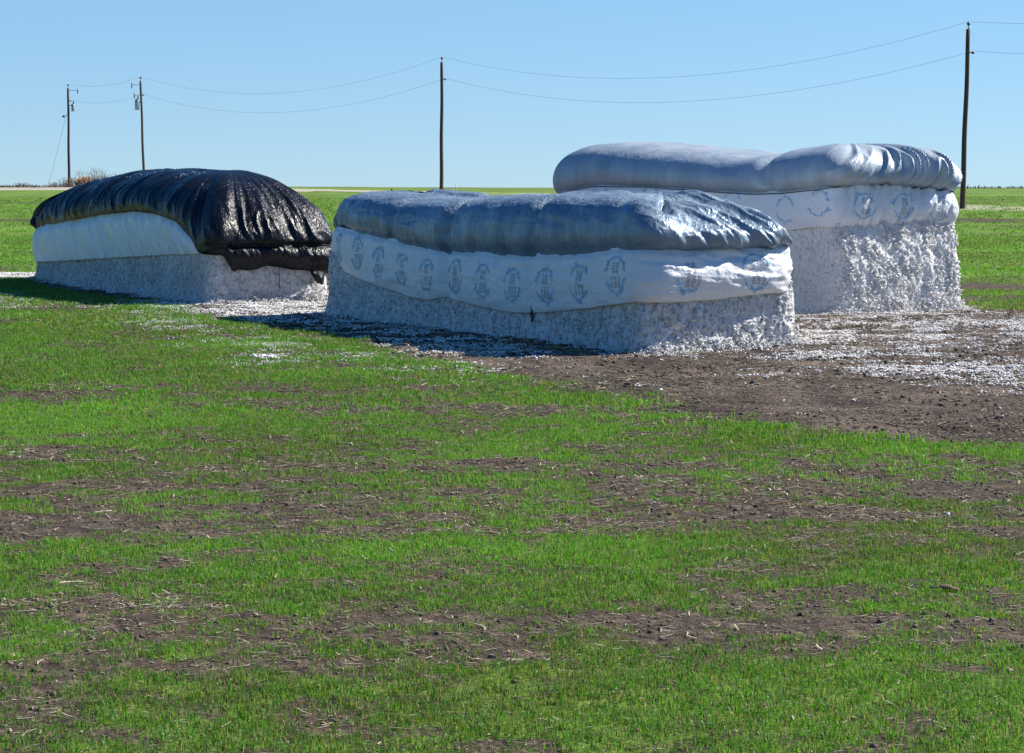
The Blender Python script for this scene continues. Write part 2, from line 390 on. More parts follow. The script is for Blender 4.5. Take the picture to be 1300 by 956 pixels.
# ------------------------------------------------------------------ grass blades
def scatter(dens, y0, y1, k=.30, m=2.6):
    """random points in a wedge wider than the view, dens per m2"""
    A = k * (y1 ** 2 - y0 ** 2) + 2 * m * (y1 - y0); n = int(A * dens)
    y = y0 + (y1 - y0) * rng.random(n * 2); w = k * y + m
    keep = rng.random(n * 2) < w / (k * y1 + m)
    y = y[keep][:n]; x = (rng.random(len(y)) * 2 - 1) * (k * y + m)
    return x, y
BV = []; BF = []; BR = []; boff = 0
def blades(x, y, hgt, wid, lean=.8, per=1, spread=.012):
    global boff
    n = len(x)
    x = np.repeat(x, per) + rng.normal(0, spread, n * per); y = np.repeat(y, per) + rng.normal(0, spread, n * per)
    h = np.repeat(hgt, per) * rng.uniform(.6, 1.25, n * per); w = np.repeat(wid, per) * rng.uniform(.7, 1.2, n * per)
    n = n * per
    z = gz(x, y)
    th = rng.uniform(0, 2 * np.pi, n); ln = rng.uniform(.15, 1, n) * lean
    dx, dy = np.cos(th), np.sin(th)
    ph = th + rng.normal(np.pi / 2, .5, n); sx, sy = np.cos(ph) * w * .5, np.sin(ph) * w * .5
    P = np.empty((n, 5, 3))
    P[:, 0] = np.stack([x - sx, y - sy, z - .01], 1); P[:, 1] = np.stack([x + sx, y + sy, z - .01], 1)
    mx_, my_, mz_ = x + dx * h * ln * .35, y + dy * h * ln * .35, z + h * .62
    P[:, 2] = np.stack([mx_ + sx * .8, my_ + sy * .8, mz_], 1); P[:, 3] = np.stack([mx_ - sx * .8, my_ - sy * .8, mz_], 1)
    P[:, 4] = np.stack([x + dx * h * ln, y + dy * h * ln, z + h * (1.05 - .35 * ln)], 1)
    o = boff + np.arange(n)[:, None] * 5
    BV.append(P.reshape(-1, 3)); BF.append(np.concatenate([o + [0, 1, 2], o + [0, 2, 3], o + [3, 2, 4]], 1).reshape(-1, 3))
    patch = fbm(x * .45, y * .45, oct=3, seed=41)
    r = np.clip(.46 + .42 * patch + rng.normal(0, .24, n), .09, 1)
    dead = rng.random(n) < .10; r[dead] = rng.uniform(0, .08, dead.sum())
    BR.append(np.repeat(r, 5)); boff += n * 5
def sow(dens, y0, y1, h, w, per, spread, thr=(.02, .85), lean=1.15):
    x, y = scatter(dens, y0, y1)
    s = sward(x, y); keep = rng.random(len(x)) < sstep(thr[0], thr[1], s) * .93 + .07 * (s > .01)
    x, y, s = x[keep], y[keep], s[keep]
    blades(x, y, h * (.62 + .5 * np.clip(s, 0, 1)), np.full(len(x), w), lean, per, spread)
sow(740, 7.2, 13, .033, .0042, 7, .028, (.08, .95))
sow(620, 13, 20, .037, .0050, 5, .028, (.08, .92))
sow(300, 20, 32, .050, .0068, 5, .030)
sow(120, 32, 48, .058, .0105, 4, .035)
sow(42, 48, 75, .060, .018, 4, .06)
sow(10, 75, 125, .060, .032, 4, .12)
# taller uneven fringe where the sward meets the dirt pad
t_ = rng.random(9000); Lp = PAD[:15]; seg = np.linalg.norm(np.diff(Lp, axis=0), axis=1); cs_ = np.concatenate([[0], np.cumsum(seg)])
px_ = np.interp(t_ * cs_[-1], cs_, Lp[:, 0]) + rng.normal(0, .5, 9000); py_ = np.interp(t_ * cs_[-1], cs_, Lp[:, 1]) - np.abs(rng.normal(0, .5, 9000))
kp = (rng.random(9000) < .75) & (sward(px_, py_) > .2)
blades(px_[kp], py_[kp], np.full(kp.sum(), .062), np.full(kp.sum(), .008), .8, 4, .03)
gr = mesh('field_grass', np.concatenate(BV), np.concatenate(BF), M_GRASS, smooth=False, attrs={'rnd': np.concatenate(BR)})
tag(gr, 'short bright green winter wheat covering the field around the cotton', 'grass', kind='stuff')
print('blades', boff // 5)

# ------------------------------------------------------------------ straw / stalks / clods
def sticks(x, y, ln, rad, z=None, tilt=.07):
    n = len(x); z = gz(x, y) + rad * 1.2 + .004 if z is None else z
    th = rng.normal(0, .9, n); d = np.stack([np.cos(th), np.sin(th), rng.normal(0, tilt, n)], 1)
    z = z + np.abs(d[:, 2]) * ln * .5
    sd = np.stack([-np.sin(th), np.cos(th), 0 * th], 1); up = np.array([0, 0, 1.0])
    C = np.stack([x, y, z], 1); bend = rng.normal(0, .08, n)
    V = np.empty((n, 3, 3, 3))
    for i, t in enumerate((-.5, 0, .5)):
        c = C + d * (ln * t)[:, None] + sd * (bend * ln * (1 - abs(t) * 2))[:, None]
        for j in range(3):
            a = j * 2 * np.pi / 3 + .5
            V[:, i, j] = c + (np.cos(a) * sd + np.sin(a) * up) * (rad * (1 - .3 * abs(t)))[:, None]
    b0 = np.arange(n)[:, None] * 9; f = []
    for i in range(2):
        for j in range(3):
            f.append(b0 + [i * 3 + j, i * 3 + (j + 1) % 3, i * 3 + 3 + (j + 1) % 3, i * 3 + 3 + j])
    return V.reshape(-1, 3), np.concatenate(f, 0)
SV = []; SF = []; SR = []; so = 0
def straw(dens, y0, y1, l0, l1, r, thr, padf):
    global so
    x, y = scatter(dens, y0, y1)
    p = pad_amt(x, y); s = sward(x, y)
    cl = sstep(-.1, .5, fbm(x * .7, y * 1.3, oct=3, seed=87))
    prob = np.where(p > .5, padf * (.25 + cl), (1 - sstep(.2, thr, s)) * (.25 + .9 * cl) + .09)
    k = rng.random(len(x)) < prob; x, y = x[k], y[k]
    ln = l0 + (l1 - l0) * rng.random(len(x)) ** 4
    V, Fq = sticks(x, y, ln, r * rng.uniform(.5, 1.9, len(x)))
    SV.append(V); SF.append(Fq + so); so += len(V); SR.append(np.repeat(rng.random(len(x)) ** .9, 9))
straw(1300, 7.2, 14, .006, .10, .0019, .9, .8)
straw(800, 14, 22, .010, .12, .0026, .9, .9)
straw(420, 22, 38, .015, .16, .0036, .8, .9)
lit = mesh('straw_litter', np.concatenate(SV), np.concatenate(SF), M_STRAW, smooth=False, attrs={'rnd': np.concatenate(SR)})
tag(lit, 'dry tan straw and stalk bits scattered over bare soil', 'straw', kind='stuff')
x, y = scatter(420, 7.2, 20); s = sward(x, y); k = rng.random(len(x)) < (1 - sstep(.15, .7, s)) * .9 + .04; x1, y1 = x[k], y[k]
x, y = scatter(60, 20, 34); s = sward(x, y); k = rng.random(len(x)) < (1 - sstep(.15, .6, s)) * .8; x2, y2 = x[k], y[k]
x, y = scatter(130, 16, 40); k = rng.random(len(x)) < pad_amt(x, y) * sstep(-.2, .3, fbm(x * .9, y * 1.6, oct=3, seed=89)); x3, y3 = x[k], y[k]
X = np.concatenate([x1, x2, x3]); Y = np.concatenate([y1, y2, y3]); S_ = (1 + .9 * (np.arange(len(X)) >= len(x1) + len(x2))) * (.004 + .014 * rng.random(len(X)) ** 5)
V, Fq = blobs(np.stack([X, Y, gz(X, Y) + S_ * .3], 1), S_, .8, .35)
tag(mesh('soil_clods', V, Fq, M_CLOD, smooth=False), 'crumbly dark brown soil clods in the bare streaks', 'soil', kind='stuff')

# ------------------------------------------------------------------ cotton modules
def ico_tufts(P, S, flat=.9): return blobs(P, S, flat, .35)

class Module:
    def __init__(s, corner_px, a, Lm, W, rc=.20):
        s.N = hit(*corner_px); s.a = R(a); s.L = Lm; s.W = W; s.rc = rc
        s.es = np.array([-math.sin(s.a), math.cos(s.a)]); s.et = np.array([math.cos(s.a), math.sin(s.a)])
        # perimeter: far-left corner -> long side -> near-left corner -> near end -> right side -> far end
        pts = []; r = rc
        def arc(cs, ct, a0, a1):
            for q in np.linspace(a0, a1, 13): pts.append((cs + r * math.cos(q), ct + r * math.sin(q)))
        arc(Lm - r, r, -math.pi / 4, -math.pi / 2)
        arc(r, r, -math.pi / 2, -math.pi)
        arc(r, W - r, math.pi, math.pi / 2)
        arc(Lm - r, W - r, math.pi / 2, 0)
        arc(Lm - r, r, 0, -math.pi / 4)
        P = np.array(pts); d = np.concatenate([[0], np.cumsum(np.linalg.norm(np.diff(P, axis=0), axis=1))])
        s.per = d[-1]; s.tab = (d, P)
        s.p_corner = np.interp(0, [0], [0])
        # p of the near-left corner and near-right corner
        i = 13 + 6; s.pc = d[i]; s.pc2 = d[26 + 6]; s.p0 = 0
        s.n_side = None
    def q(s, p):
        d, P = s.tab; p = np.mod(p, s.per)
        return np.interp(p, d, P[:, 0]), np.interp(p, d, P[:, 1])
    def normal(s, p):
        a = s.q(p - .04); b = s.q(p + .04); ts, tt = b[0] - a[0], b[1] - a[1]
        l = np.hypot(ts, tt); return -(-tt / l) * -1 * 1.0, -(ts / l)
    def world(s, S, T): return s.N[0] + S * s.es[0] + T * s.et[0], s.N[1] + S * s.es[1] + T * s.et[1]
    def side_px(s, x, y, t=0.0):
        """pixel -> (s, z) on the vertical plane at across-offset t"""
        d = ray(x, y); o = s.N + t * s.et
        n = s.et; k = (o @ n) / (d[:2] @ n); h = d * k
        return (h[:2] - o) @ s.es, CH + h[2]
    def end_px(s, x, y):
        d = ray(x, y); n = s.es; k = (s.N @ n) / (d[:2] @ n); h = d * k
        return (h[:2] - s.N) @ s.et, CH + h[2]
    def hem(s, side, end, smooth=.12, back=None):
        """height as a function of p from image points on the long side and on the end face"""
        pp = []
        for x, y in side:
            S, z = s.side_px(x, y); pp.append((s.pc - np.clip(S, -.1, s.L), z))
        for x, y in end:
            T, z = s.end_px(x, y); pp.append((s.pc + np.clip(T, 0.02, s.W + .1), z))
        pp.sort(); a = np.array(pp)
        g = np.arange(0, s.per, .02); zb = back if back is not None else a[-1, 1]
        xs = np.concatenate([a[:, 0], [a[-1, 0] + 1.5, s.per - .6, s.per]]); zs = np.concatenate([a[:, 1], [zb, (zb + a[0, 1]) / 2, a[0, 1]]])
        z = np.interp(g, xs, zs)
        w = int(smooth / .02); 
        if w > 0:
            ker = np.hanning(2 * w + 3)[1:-1]; ker /= ker.sum(); z = np.convolve(np.pad(z, w, mode='wrap'), ker, mode='valid')
        return lambda p: np.interp(np.mod(p, s.per), g, z[:len(g)])
    def crown(s, pts, smooth=.25):
        a = sorted([s.side_px(x, y, s.W / 2) for x, y in pts]); a = np.array(a)
        g = np.arange(-1, s.L + 1, .05); z = np.interp(g, a[:, 0], a[:, 1]); w = int(smooth / .05)
        ker = np.hanning(2 * w + 3)[1:-1]; ker /= ker.sum(); z = np.convolve(np.pad(z, w, mode='edge'), ker, mode='valid')
        return lambda S: np.interp(S, g, z)
    def offs(s, p, o):
        """footprint point pushed outward by o"""
        S, T = s.q(p); a = s.q(p - .05); b = s.q(p + .05)
        ts, tt = b[0] - a[0], b[1] - a[1]; l = np.hypot(ts, tt)
        ns, n_t = tt / l, -ts / l          # candidate
        cs, ct = S - s.L / 2, T - s.W / 2
        # outward check done once
        return S + ns * o * s.sgn, T + n_t * o * s.sgn
    def setup(s):
        s.sgn = 1
        S, T = s.offs(np.array([s.pc - 3.0]), np.array([.1]))
        if T[0] > 0: s.sgn = -1
    def sidew(s, p):
        """1 on the long visible side, 0 on the near end (soft at the corner)"""
        return 1 - sstep(s.pc - .25, s.pc + .25, p)

def grid_normals(G):
    du = np.roll(G, -1, 1) - np.roll(G, 1, 1); dv = np.gradient(G, axis=0)
    n = np.cross(du, dv); n /= np.linalg.norm(n, axis=2)[..., None] + 1e-9
    return n
def fix_out(n, G):
    c = G.reshape(-1, 3).mean(0); s = np.sign(np.sum(n * (G - c), axis=2)); 
    return n if s.mean() > 0 else -n

def body(m, top, off, parent, matl, lump=1.0, endlump=1.0, tuft_n=(0, 0), tuft_fn=None):
    m.setup(); np_ = int(m.per / .022); p = np.arange(np_) * m.per / np_
    nz_ = 66; v = np.linspace(0, 1, nz_)[:, None]
    zt = top(p)[None, :]; Z = -.06 + (zt + .06) * v; Pm = np.broadcast_to(p[None], Z.shape)
    o = off(Pm, Z)
    S, T = m.offs(Pm, o); X, Y = m.world(S, T)
    G = np.stack([X, Y, Z], -1); n = fix_out(grid_normals(G), G)
    pe = (1 - m.sidew(Pm)) * (1 - sstep(m.pc2 - .1, m.pc2 + .2, Pm))
    D = .045 * fbm(X * 1.7, Y * 1.7, Z * 1.7, 3, 101) + .03 * fbm(X * 6, Y * 6, Z * 4.5, 3, 103) + .018 * ridge(fbm(X * 13, Y * 13, Z * 11, 2, 105)) - .012
    D = D * lump * (1 + pe * (endlump - 1)) + pe * (endlump - 1) * .02 * np.maximum(0, fbm(X * 7, Y * 7, Z * 4, 2, 109)) 
    G = G + n * D[..., None]
    parts = [(G.reshape(-1, 3), grid_faces(nz_, np_, wrap=True))]
    # top lid (hidden under the sheet) follows down to the centre line
    if tuft_fn is not None:
        pts, sz = tuft_fn(m, G, n, p, Z)
        cnt = 9000; i = rng.choice(np.where(p < m.pc2)[0], cnt); j = rng.integers(0, nz_, cnt); q = G[j, i] + n[j, i] * rng.uniform(-.006, .008, cnt)[:, None]
        kk = fbm(q[:, 0] * 3, q[:, 1] * 3, q[:, 2] * 4, 3, 133) > -.25
        pts = np.concatenate([pts, q[kk]]); sz = np.concatenate([sz, .007 + .015 * rng.random(kk.sum()) ** 2])
        parts.append(ico_tufts(pts, sz))
    V, Fs = merge(parts)
    return mesh('cotton_body', V, Fs, matl, parent, True)

def sheet(name, m, lo, hi, off, disp, matl, parent, nv=46, dp=.025, hemin=.03):
    np_ = int(m.per / dp); p = np.arange(np_) * m.per / np_
    v = np.linspace(0, 1, nv)[:, None]; Pm = np.broadcast_to(p[None], (nv, np_))
    a, b_ = lo(p)[None], hi(p)[None]; Z = a + (b_ - a) * v
    S, T = m.offs(Pm, off(Pm, v + 0 * Pm, Z)); X, Y = m.world(S, T); G = np.stack([X, Y, Z], -1)
    n = fix_out(grid_normals(G), G); G = G + n * disp(Pm, v + 0 * Pm, Z)[..., None]
    hem = G[:1].copy() - n[:1] * hemin; hem[..., 2] += .015
    H = np.concatenate([hem, G], 0)
    o = mesh(name, H.reshape(-1, 3), grid_faces(nv + 1, np_, wrap=True), matl, parent)
    n = fix_out(grid_normals(G), G)
    def at(pp, vv, lift=.008):
        i = np.mod(pp, m.per) / m.per * np_; i0 = np.floor(i).astype(int); fi = (i - i0)[..., None]; i1 = (i0 + 1) % np_; i0 = i0 % np_
        j = np.clip(vv, 0, 1) * (nv - 1); j0 = np.minimum(np.floor(j).astype(int), nv - 2); fj = (j - j0)[..., None]
        q = lambda A: (A[j0, i0] * (1 - fi) + A[j0, i1] * fi) * (1 - fj) + (A[j0 + 1, i0] * (1 - fi) + A[j0 + 1, i1] * fi) * fj
        return q(G) + q(n) * lift
    return o, at

def tarp(m, hem, H, nfn, off0, disp, matl, parent, c=1.2, nv=92, dp=.022, zoff=None, bulge=.10, tuck=.07, dents=(), hemin=.05):
    np_ = int(m.per / dp); p = np.arange(np_) * m.per / np_
    ph = (np.linspace(0, 1, nv) ** .9 * math.pi / 2)[:, None]
    Pm = np.broadcast_to(p[None], (nv, np_)); nn = nfn(Pm)
    k = 1 - np.cos(ph) ** (2 / nn); zf = np.sin(ph) ** (2 / nn)
    k = np.clip(k, 0, 1); zh = hem(p)[None]
    bl = bulge(Pm) if callable(bulge) else bulge
    tk = tuck(Pm) if callable(tuck) else tuck
    ob = off0(Pm) + bl * np.sin(np.pi * np.clip(zf, 0, 1) ** .8) - tk * np.exp(-zf / .09)
    S, T = m.offs(Pm, ob)
    Sc = np.clip(S, c, m.L - c); Tc = np.full_like(T, m.W / 2)
    S2 = S + (Sc - S) * k; T2 = T + (Tc - T) * k
    Hh = H(S2); Z = zh + (Hh - zh) * zf
    if zoff is not None: Z = Z + zoff(Pm, k, S2)
    X, Y = m.world(S2, T2); G = np.stack([X, Y, Z], -1)
    n = fix_out(grid_normals(G), G)
    D = disp(Pm, zf, S2, T2, Z, k)
    D = D * (.15 + .85 * sstep(0, .2, zf))
    for (dp_, dz, rp, rz, dep) in dents:
        D = D - dep * np.exp(-(((Pm - dp_) / rp) ** 2 + ((zf - dz) / rz) ** 2) ** 1.4)
    fade = 1 - sstep(.9, 1, k); G = G + n * (D * (.12 + .88 * fade))[..., None]
    hm = G[:1].copy() - n[:1] * hemin; hm[..., 2] += .02
    G2 = np.concatenate([hm, G], 0)
    o = mesh('cover_tarp', G2.reshape(-1, 3), grid_faces(nv + 1, np_, wrap=True), matl, parent)
    n = fix_out(grid_normals(G), G)
    def at(pp, row):   # point for p and row fraction
        i = int(np.mod(pp, m.per) / m.per * np_) % np_; j = int(np.clip(row, 0, 1) * (nv - 1)); return G[j, i] + n[j, i] * .012
    return o, at, G, n

def lobes(S, pos, w=.16): 
    r = 0 * S
    for q_, a_ in pos: r = r + a_ * np.exp(-((S - q_) / w) ** 2)
    return r

# printed marks: a ring of leaf dabs round two short blocks of small vertical lettering strokes
def wreath(at, m, lo, hi, pc, zc, w, h, parent, faint=False, arcs=((20, 165), (200, 345)), seed=0):
    r = random.Random(seed); Q = []; mi = []
    def add(pts, k):
        pp = np.array([pc + q[0] * w for q in pts]); zz = np.array([zc + q[1] * h for q in pts])
        a, b_ = lo(pp), hi(pp); V = at(pp, (zz - a) / (b_ - a)); Q.append(V); mi.append(k)
    for a0, a1 in arcs:
        a = a0
        while a < a1:
            t = R(a); t2 = R(a + 7); t3 = R(a + 11)
            tw = .012 + .018 * r.random(); add([((.46 - tw) * math.cos(t), (.51 - tw) * math.sin(t)), ((.46 + tw) * math.cos(t), (.51 + tw) * math.sin(t)), ((.46 + tw) * math.cos(t3), (.51 + tw) * math.sin(t3)), ((.46 - tw) * math.cos(t3), (.51 - tw) * math.sin(t3))], 0)
            if r.random() < .6:
                s_ = r.choice((-1, 1)); k = .05 + .07 * r.random(); rr = .47; f = 1 + s_ * k / rr
                add([(rr * math.cos(t), .52 * math.sin(t)), (rr * f * math.cos(t2), .52 * f * math.sin(t2)), (rr * f * 1.0 * math.cos(t3), .52 * f * math.sin(t3)), (rr * math.cos(t3), .52 * math.sin(t3))], 0)
            a += 9
    if not faint:
        for (z0, z1, ncol) in ((.03, .34, 2), (-.36, -.05, 3)):
            for c_ in range(ncol):
                xx = -.17 + .17 * c_ + (.05 if ncol == 2 else 0); z_ = z1
                while z_ > z0:
                    hh = r.uniform(.025, .05)
                    add([(xx, z_), (xx + .11, z_), (xx + .11, z_ - hh * .45), (xx, z_ - hh * .45)], 1)
                    if r.random() < .6: add([(xx + .075, z_), (xx + .11, z_), (xx + .11, z_ - hh), (xx + .075, z_ - hh)], 1)
                    if r.random() < .5: add([(xx, z_), (xx + .035, z_), (xx + .035, z_ - hh), (xx, z_ - hh)], 1)
                    z_ -= hh * 1.45
    V = np.concatenate(Q); n = len(Q)
    PR.setdefault(parent.name, [parent, [], []]); PR[parent.name][1].append(V); PR[parent.name][2].extend(mi)

PR = {}
def print_on():
    for par, Vs, mi in PR.values():
        me = par.data; v0 = np.empty(len(me.vertices) * 3, np.float32); me.vertices.foreach_get('co', v0); v0 = v0.reshape(-1, 3)
        lt = np.empty(len(me.loops), np.int32); me.loops.foreach_get('vertex_index', lt); q = np.concatenate(Vs); n = len(q) // 4
        sh = len(me.polygons); fs = np.concatenate([lt.reshape(-1, 4), len(v0) + np.arange(n * 4).reshape(n, 4)])
        tmp = mesh('tmp', np.concatenate([v0, q]), fs, list(me.materials) + [M_INK, M_INK2], None, True, midx=np.concatenate([np.zeros(sh, int), np.array(mi) + 1]))
        nd = tmp.data; bpy.data.objects.remove(tmp); par.data = nd; nd.name = 'skirt_sheet'

# ---- centre module: silver tarp, printed white skirt
m2 = Module((822, 447), 30.5, 9.75, 2.42); m2.setup()
r2 = empty('cotton_module', (0, 0, 0))
tag(r2, 'nearest cotton stack with rumpled silver blue tarp and white skirt sheet printed with wreaths', 'cotton module', 'tarped cotton modules')
hem2 = m2.hem([(430, 296), (460, 300), (500, 307), (540, 317), (583, 325), (640, 329), (690, 331), (740, 330), (800, 324), (816, 323)], [(840, 322), (900, 321), (960, 319), (1000, 320)], .1)
bot2 = m2.hem([(420, 336), (450, 346), (500, 364), (540, 377), (565, 381), (588, 376), (605, 382), (640, 391), (665, 396), (695, 397), (740, 394), (800, 385), (816, 383)], [(860, 381), (930, 376), (1000, 369)], .06)
H2 = m2.crown([(470, 250), (500, 246), (520, 245), (580, 250), (620, 255), (700, 250), (760, 249), (830, 249), (880, 250), (930, 252)])
j2 = [m2.side_px(x, 300)[0] for x in (515, 587, 692)]
swell2 = lambda S: .20 * np.sin(np.pi * np.clip(S / m2.L, 0, 1))
def side_s(m, p): return m.pc - p
def off2(p, z):
    w = m2.sidew(p); S = side_s(m2, p)
    return w * swell2(S) + .10 * np.exp(-z / .22) + .02 - w * lobes(S, [(j2[1], .09), (j2[2], .05)], .10) * (z < 9) + (1 - w) * .03 * np.sin(z * 3)
b2_at = {}
def tufts_end(nlow, nall, bias=0.0, smin=.012, smax=.035, topband=0.0):
    def fn(m, G, n, p, Z):
        idx = np.where((p > m.pc - .1) & (p < m.pc2 + .6))[0]; nr = G.shape[0]
        P_ = []; S_ = []
        for k in range(2):
            cnt = nlow if k == 0 else nall
            i = rng.choice(idx, cnt); 
            if k == 0: j = (np.abs(rng.normal(0, .10, cnt)) * nr).astype(int)
            else: j = (rng.random(cnt) ** (1 - bias) * nr).astype(int)
            j = np.clip(j, 0, nr - 1); q = G[j, i] + n[j, i] * rng.uniform(-.01, .02 if k else .07, cnt)[:, None]
            cl = fbm(q[:, 0] * 4, q[:, 1] * 4, q[:, 2] * 3, 3, 131) > (-.05 if k else -.4)
            P_.append(q[cl]); S_.append(smin + (smax - smin) * rng.random(cl.sum()) ** 2)
        return np.concatenate(P_), np.concatenate(S_)
    return fn
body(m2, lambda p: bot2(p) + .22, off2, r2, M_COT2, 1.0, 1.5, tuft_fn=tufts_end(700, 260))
def offb2(p, v, z):
    w = m2.sidew(p); S = side_s(m2, p)
    return off2(p, np.maximum(z, .3)) - .10 * np.exp(-np.maximum(z, .3) / .22) + .045 + .05 * np.sin(np.pi * np.clip(v, 0, 1) ** .8) + (1 - w) * (1 - sstep(m2.pc2 - .6, m2.pc2, p)) * .09 * np.sin(np.pi * v ** .8) - .10 * (1 - w) * sstep(m2.pc2 - .3, m2.pc2 + .1, p) - .05 * sstep(.85, 1, v) - .16 * sstep(m2.L - 1.2, m2.L, S) 
def dispb2(p, v, z):
    w = m2.sidew(p)
    d = .016 * ridge(fbm(p * 1.4 + v * .8, z * 5, oct=3, seed=141)) + .010 * fold(fbm(p * .8 + z * 1.5, z * 2 - p * .7, oct=3, seed=142)) + .010 * fbm(p * 3.5, z * 3, oct=3, seed=143)
    e = .030 * ridge(fbm(p * 1.5, z * 6 + p * .6, oct=3, seed=145)) + .018 * ridge(fbm(p * 7, z * 5, oct=2, seed=147)) * v
    drape = .02 * sstep(.6, 1, v) * noise(p * 9, v * 1.5, seed=149)
    return d * w + e * (1 - w) + drape
hi2 = lambda p: hem2(p) + .10
sk2, at2 = sheet('skirt_sheet', m2, bot2, hi2, offb2, dispb2, M_WHITE, r2)
def n2(p):
    w = m2.sidew(p); e = 1 - sstep(m2.pc2 - .2, m2.pc2 + .3, p)
    return 6.0 * w + (1 - w) * (e * 2.3 + (1 - e) * 2.5)
def off2t(p):
    w = m2.sidew(p); S = side_s(m2, p)
    return w * swell2(S) + .06 - .24 * sstep(m2.L - 1.6, m2.L, S) * w - .10 * sstep(m2.pc2 - .3, m2.pc2 + .1, p)
def disp2(p, zf, S, T, Z, k):
    w = m2.sidew(p); e = 1 - w
    ind = lobes(S, [(j2[0], .07), (j2[1], .13), (j2[2], .11), (j2[2] - 1.9, .04)], .13) * (1 - .5 * k)
    pl = .022 * ridge(fbm(p * 3.2 + .5 * zf, zf * 1.3, oct=3, seed=151)) * (1 - zf * .4)
    di = .016 * ridge(fbm(S * 1.1 + zf * 2, zf * 4 - S * .7, oct=4, seed=153))
    rf = .020 * ridge(fbm(S * 1.8 + T, T * 1.8, oct=4, seed=155)) * sstep(.05, .4, k)
    en = e * (.040 * fold(fbm(T * 2.2 + zf * 2.4, zf * 1.2 - T * .5, oct=3, seed=157, gain=.4)) + .018 * fold(fbm(T * 6 + zf * 5, zf * 2.5, oct=2, seed=159)) + .03 * noise(T * 2, zf * 3, seed=158))
    return -ind + pl * (1 - .4 * e) + di + rf + en + .03 * fbm(S * .8, T * .8, zf, 2, 161)
tp2, tat2, _, _ = tarp(m2, hem2, H2, n2, off2t, disp2, M_SILVER, r2, c=1.5, bulge=lambda p: .05 + .19 * (1 - m2.sidew(p)) * (1 - sstep(m2.pc2 - .5, m2.pc2 + .1, p)), tuck=lambda p: .06 + .13 * (1 - m2.sidew(p)),
    dents=[(m2.pc + .17, .80, .07, .10, .15), (m2.pc2 - .10, .72, .08, .10, .16), (m2.pc2 - .45, .88, .07, .06, .08)])
for i, (x, y) in enumerate([(440, 315), (471, 321), (500, 333), (533, 341), (566, 348), (603, 350), (638, 356), (674, 361), (713, 362), (752, 358), (795, 349)]):
    S, z = m2.side_px(x, y); wreath(at2, m2, bot2, hi2, m2.pc - S, z, .44, .46, sk2, seed=i, arcs=((15, 160), (200, 350)) if i % 3 else ((30, 150), (190, 330)))
for i, (x, y, a) in enumerate([(862, 348, ((190, 290),)), (945, 345, ((200, 340), (20, 150)))]):
    T, z = m2.end_px(x, y); wreath(at2, m2, bot2, hi2, m2.pc + T, z, .5, .44, sk2, seed=20 + i, arcs=a)
def rope(path, rad, parent, name='tie_rope', mt=None):
    V, fs = tube(path, rad, 6); return mesh(name, V, fs, mt or M_ROPE, parent)
for jj, lowcut in ((j2[2], .0),):
    vv = np.linspace(.12, lowcut, 6); pth = [q for q in at2(np.full(6, m2.pc - jj), vv, .008)]
    rope(pth, .004, r2)
# dark frayed knot hanging under the skirt
kn = at2(np.array([m2.pc - j2[2]]), np.array([0.0]), .02)[0]
V, fs = merge([tube([kn + np.array([dx, 0, .10 - t * .22]) + np.array([.01 * math.sin(9 * t + i), 0, 0]) for t in np.linspace(0, 1, 7)], .008, 5) for i, dx in enumerate((-.012, 0, .012))])
mesh('rope_knot', V, fs, M_ROPE, r2)

# ---- right rear module: pale grey tarp, tall
m3 = Module((1060, 399), 31.5, 8.8, 2.84); m3.setup()
r3 = empty('cotton_module', (0, 0, 0))
tag(r3, 'tallest cotton stack at right with pale grey tarp in two humps beside a power pole', 'cotton module', 'tarped cotton modules')
hem3 = m3.hem([(706, 252), (722, 243), (760, 237), (830, 238), (900, 243), (960, 247), (1000, 246), (1045, 241)], [(1075, 236), (1100, 234), (1140, 235), (1180, 239), (1215, 244)], .12)
bot3 = m3.hem([(710, 296), (900, 298), (980, 297), (1001, 294), (1042, 288)], [(1080, 290), (1120, 287), (1156, 286), (1216, 289)], .08)
H3 = m3.crown([(760, 188), (790, 183), (830, 181), (870, 183), (940, 190), (1000, 198), (1030, 194), (1060, 188), (1100, 182), (1140, 178), (1200, 178)])
jj3 = m3.side_px(975, 230)[0]
def off3(p, z):
    w = m3.sidew(p); S = side_s(m3, p)
    return .02 + w * .10 * np.sin(np.pi * np.clip(S / m3.L, 0, 1)) + .06 * np.exp(-z / .2) + (1 - w) * (.03 * np.sin(z * 2.2 + .3) + .10 - .10 * z / 1.5) - .03
def t3(m, G, n, p, Z):
    a, sa = tufts_end(1300, 6500, 0.2, .012, .036)(m, G, n, p, Z); return a, sa
body(m3, lambda p: bot3(p) + .2, off3, r3, M_COT, .8, 1.8, tuft_fn=t3)
def offb3(p, v, z):
    w = m3.sidew(p)
    return off3(p, np.maximum(z, .4)) + .05 * w - .06 * (1 - w) * (1 - v) + (.05 + .11 * (1 - w)) * np.sin(np.pi * np.clip(v, 0, 1) ** .8) - .05 * sstep(.85, 1, v)
def dispb3(p, v, z):
    w = m3.sidew(p)
    d = .010 * fbm(p * 2 + z * 3, z * 3 - p, oct=4, seed=171)
    e = .055 * fold(fbm(p * 5.2 - z * 1.6, z * .8, oct=2, seed=173)) * (.45 + .55 * v) + .016 * fbm(p * 9, z * 7, oct=3, seed=175)
    return d + e * (1 - w)
hi3 = lambda p: hem3(p) + .10
sk3, at3 = sheet('skirt_sheet', m3, bot3, hi3, offb3, dispb3, M_WHITE, r3, nv=50)
def n3(p):
    w = m3.sidew(p); return 3.3 * w + (1 - w) * 2.7
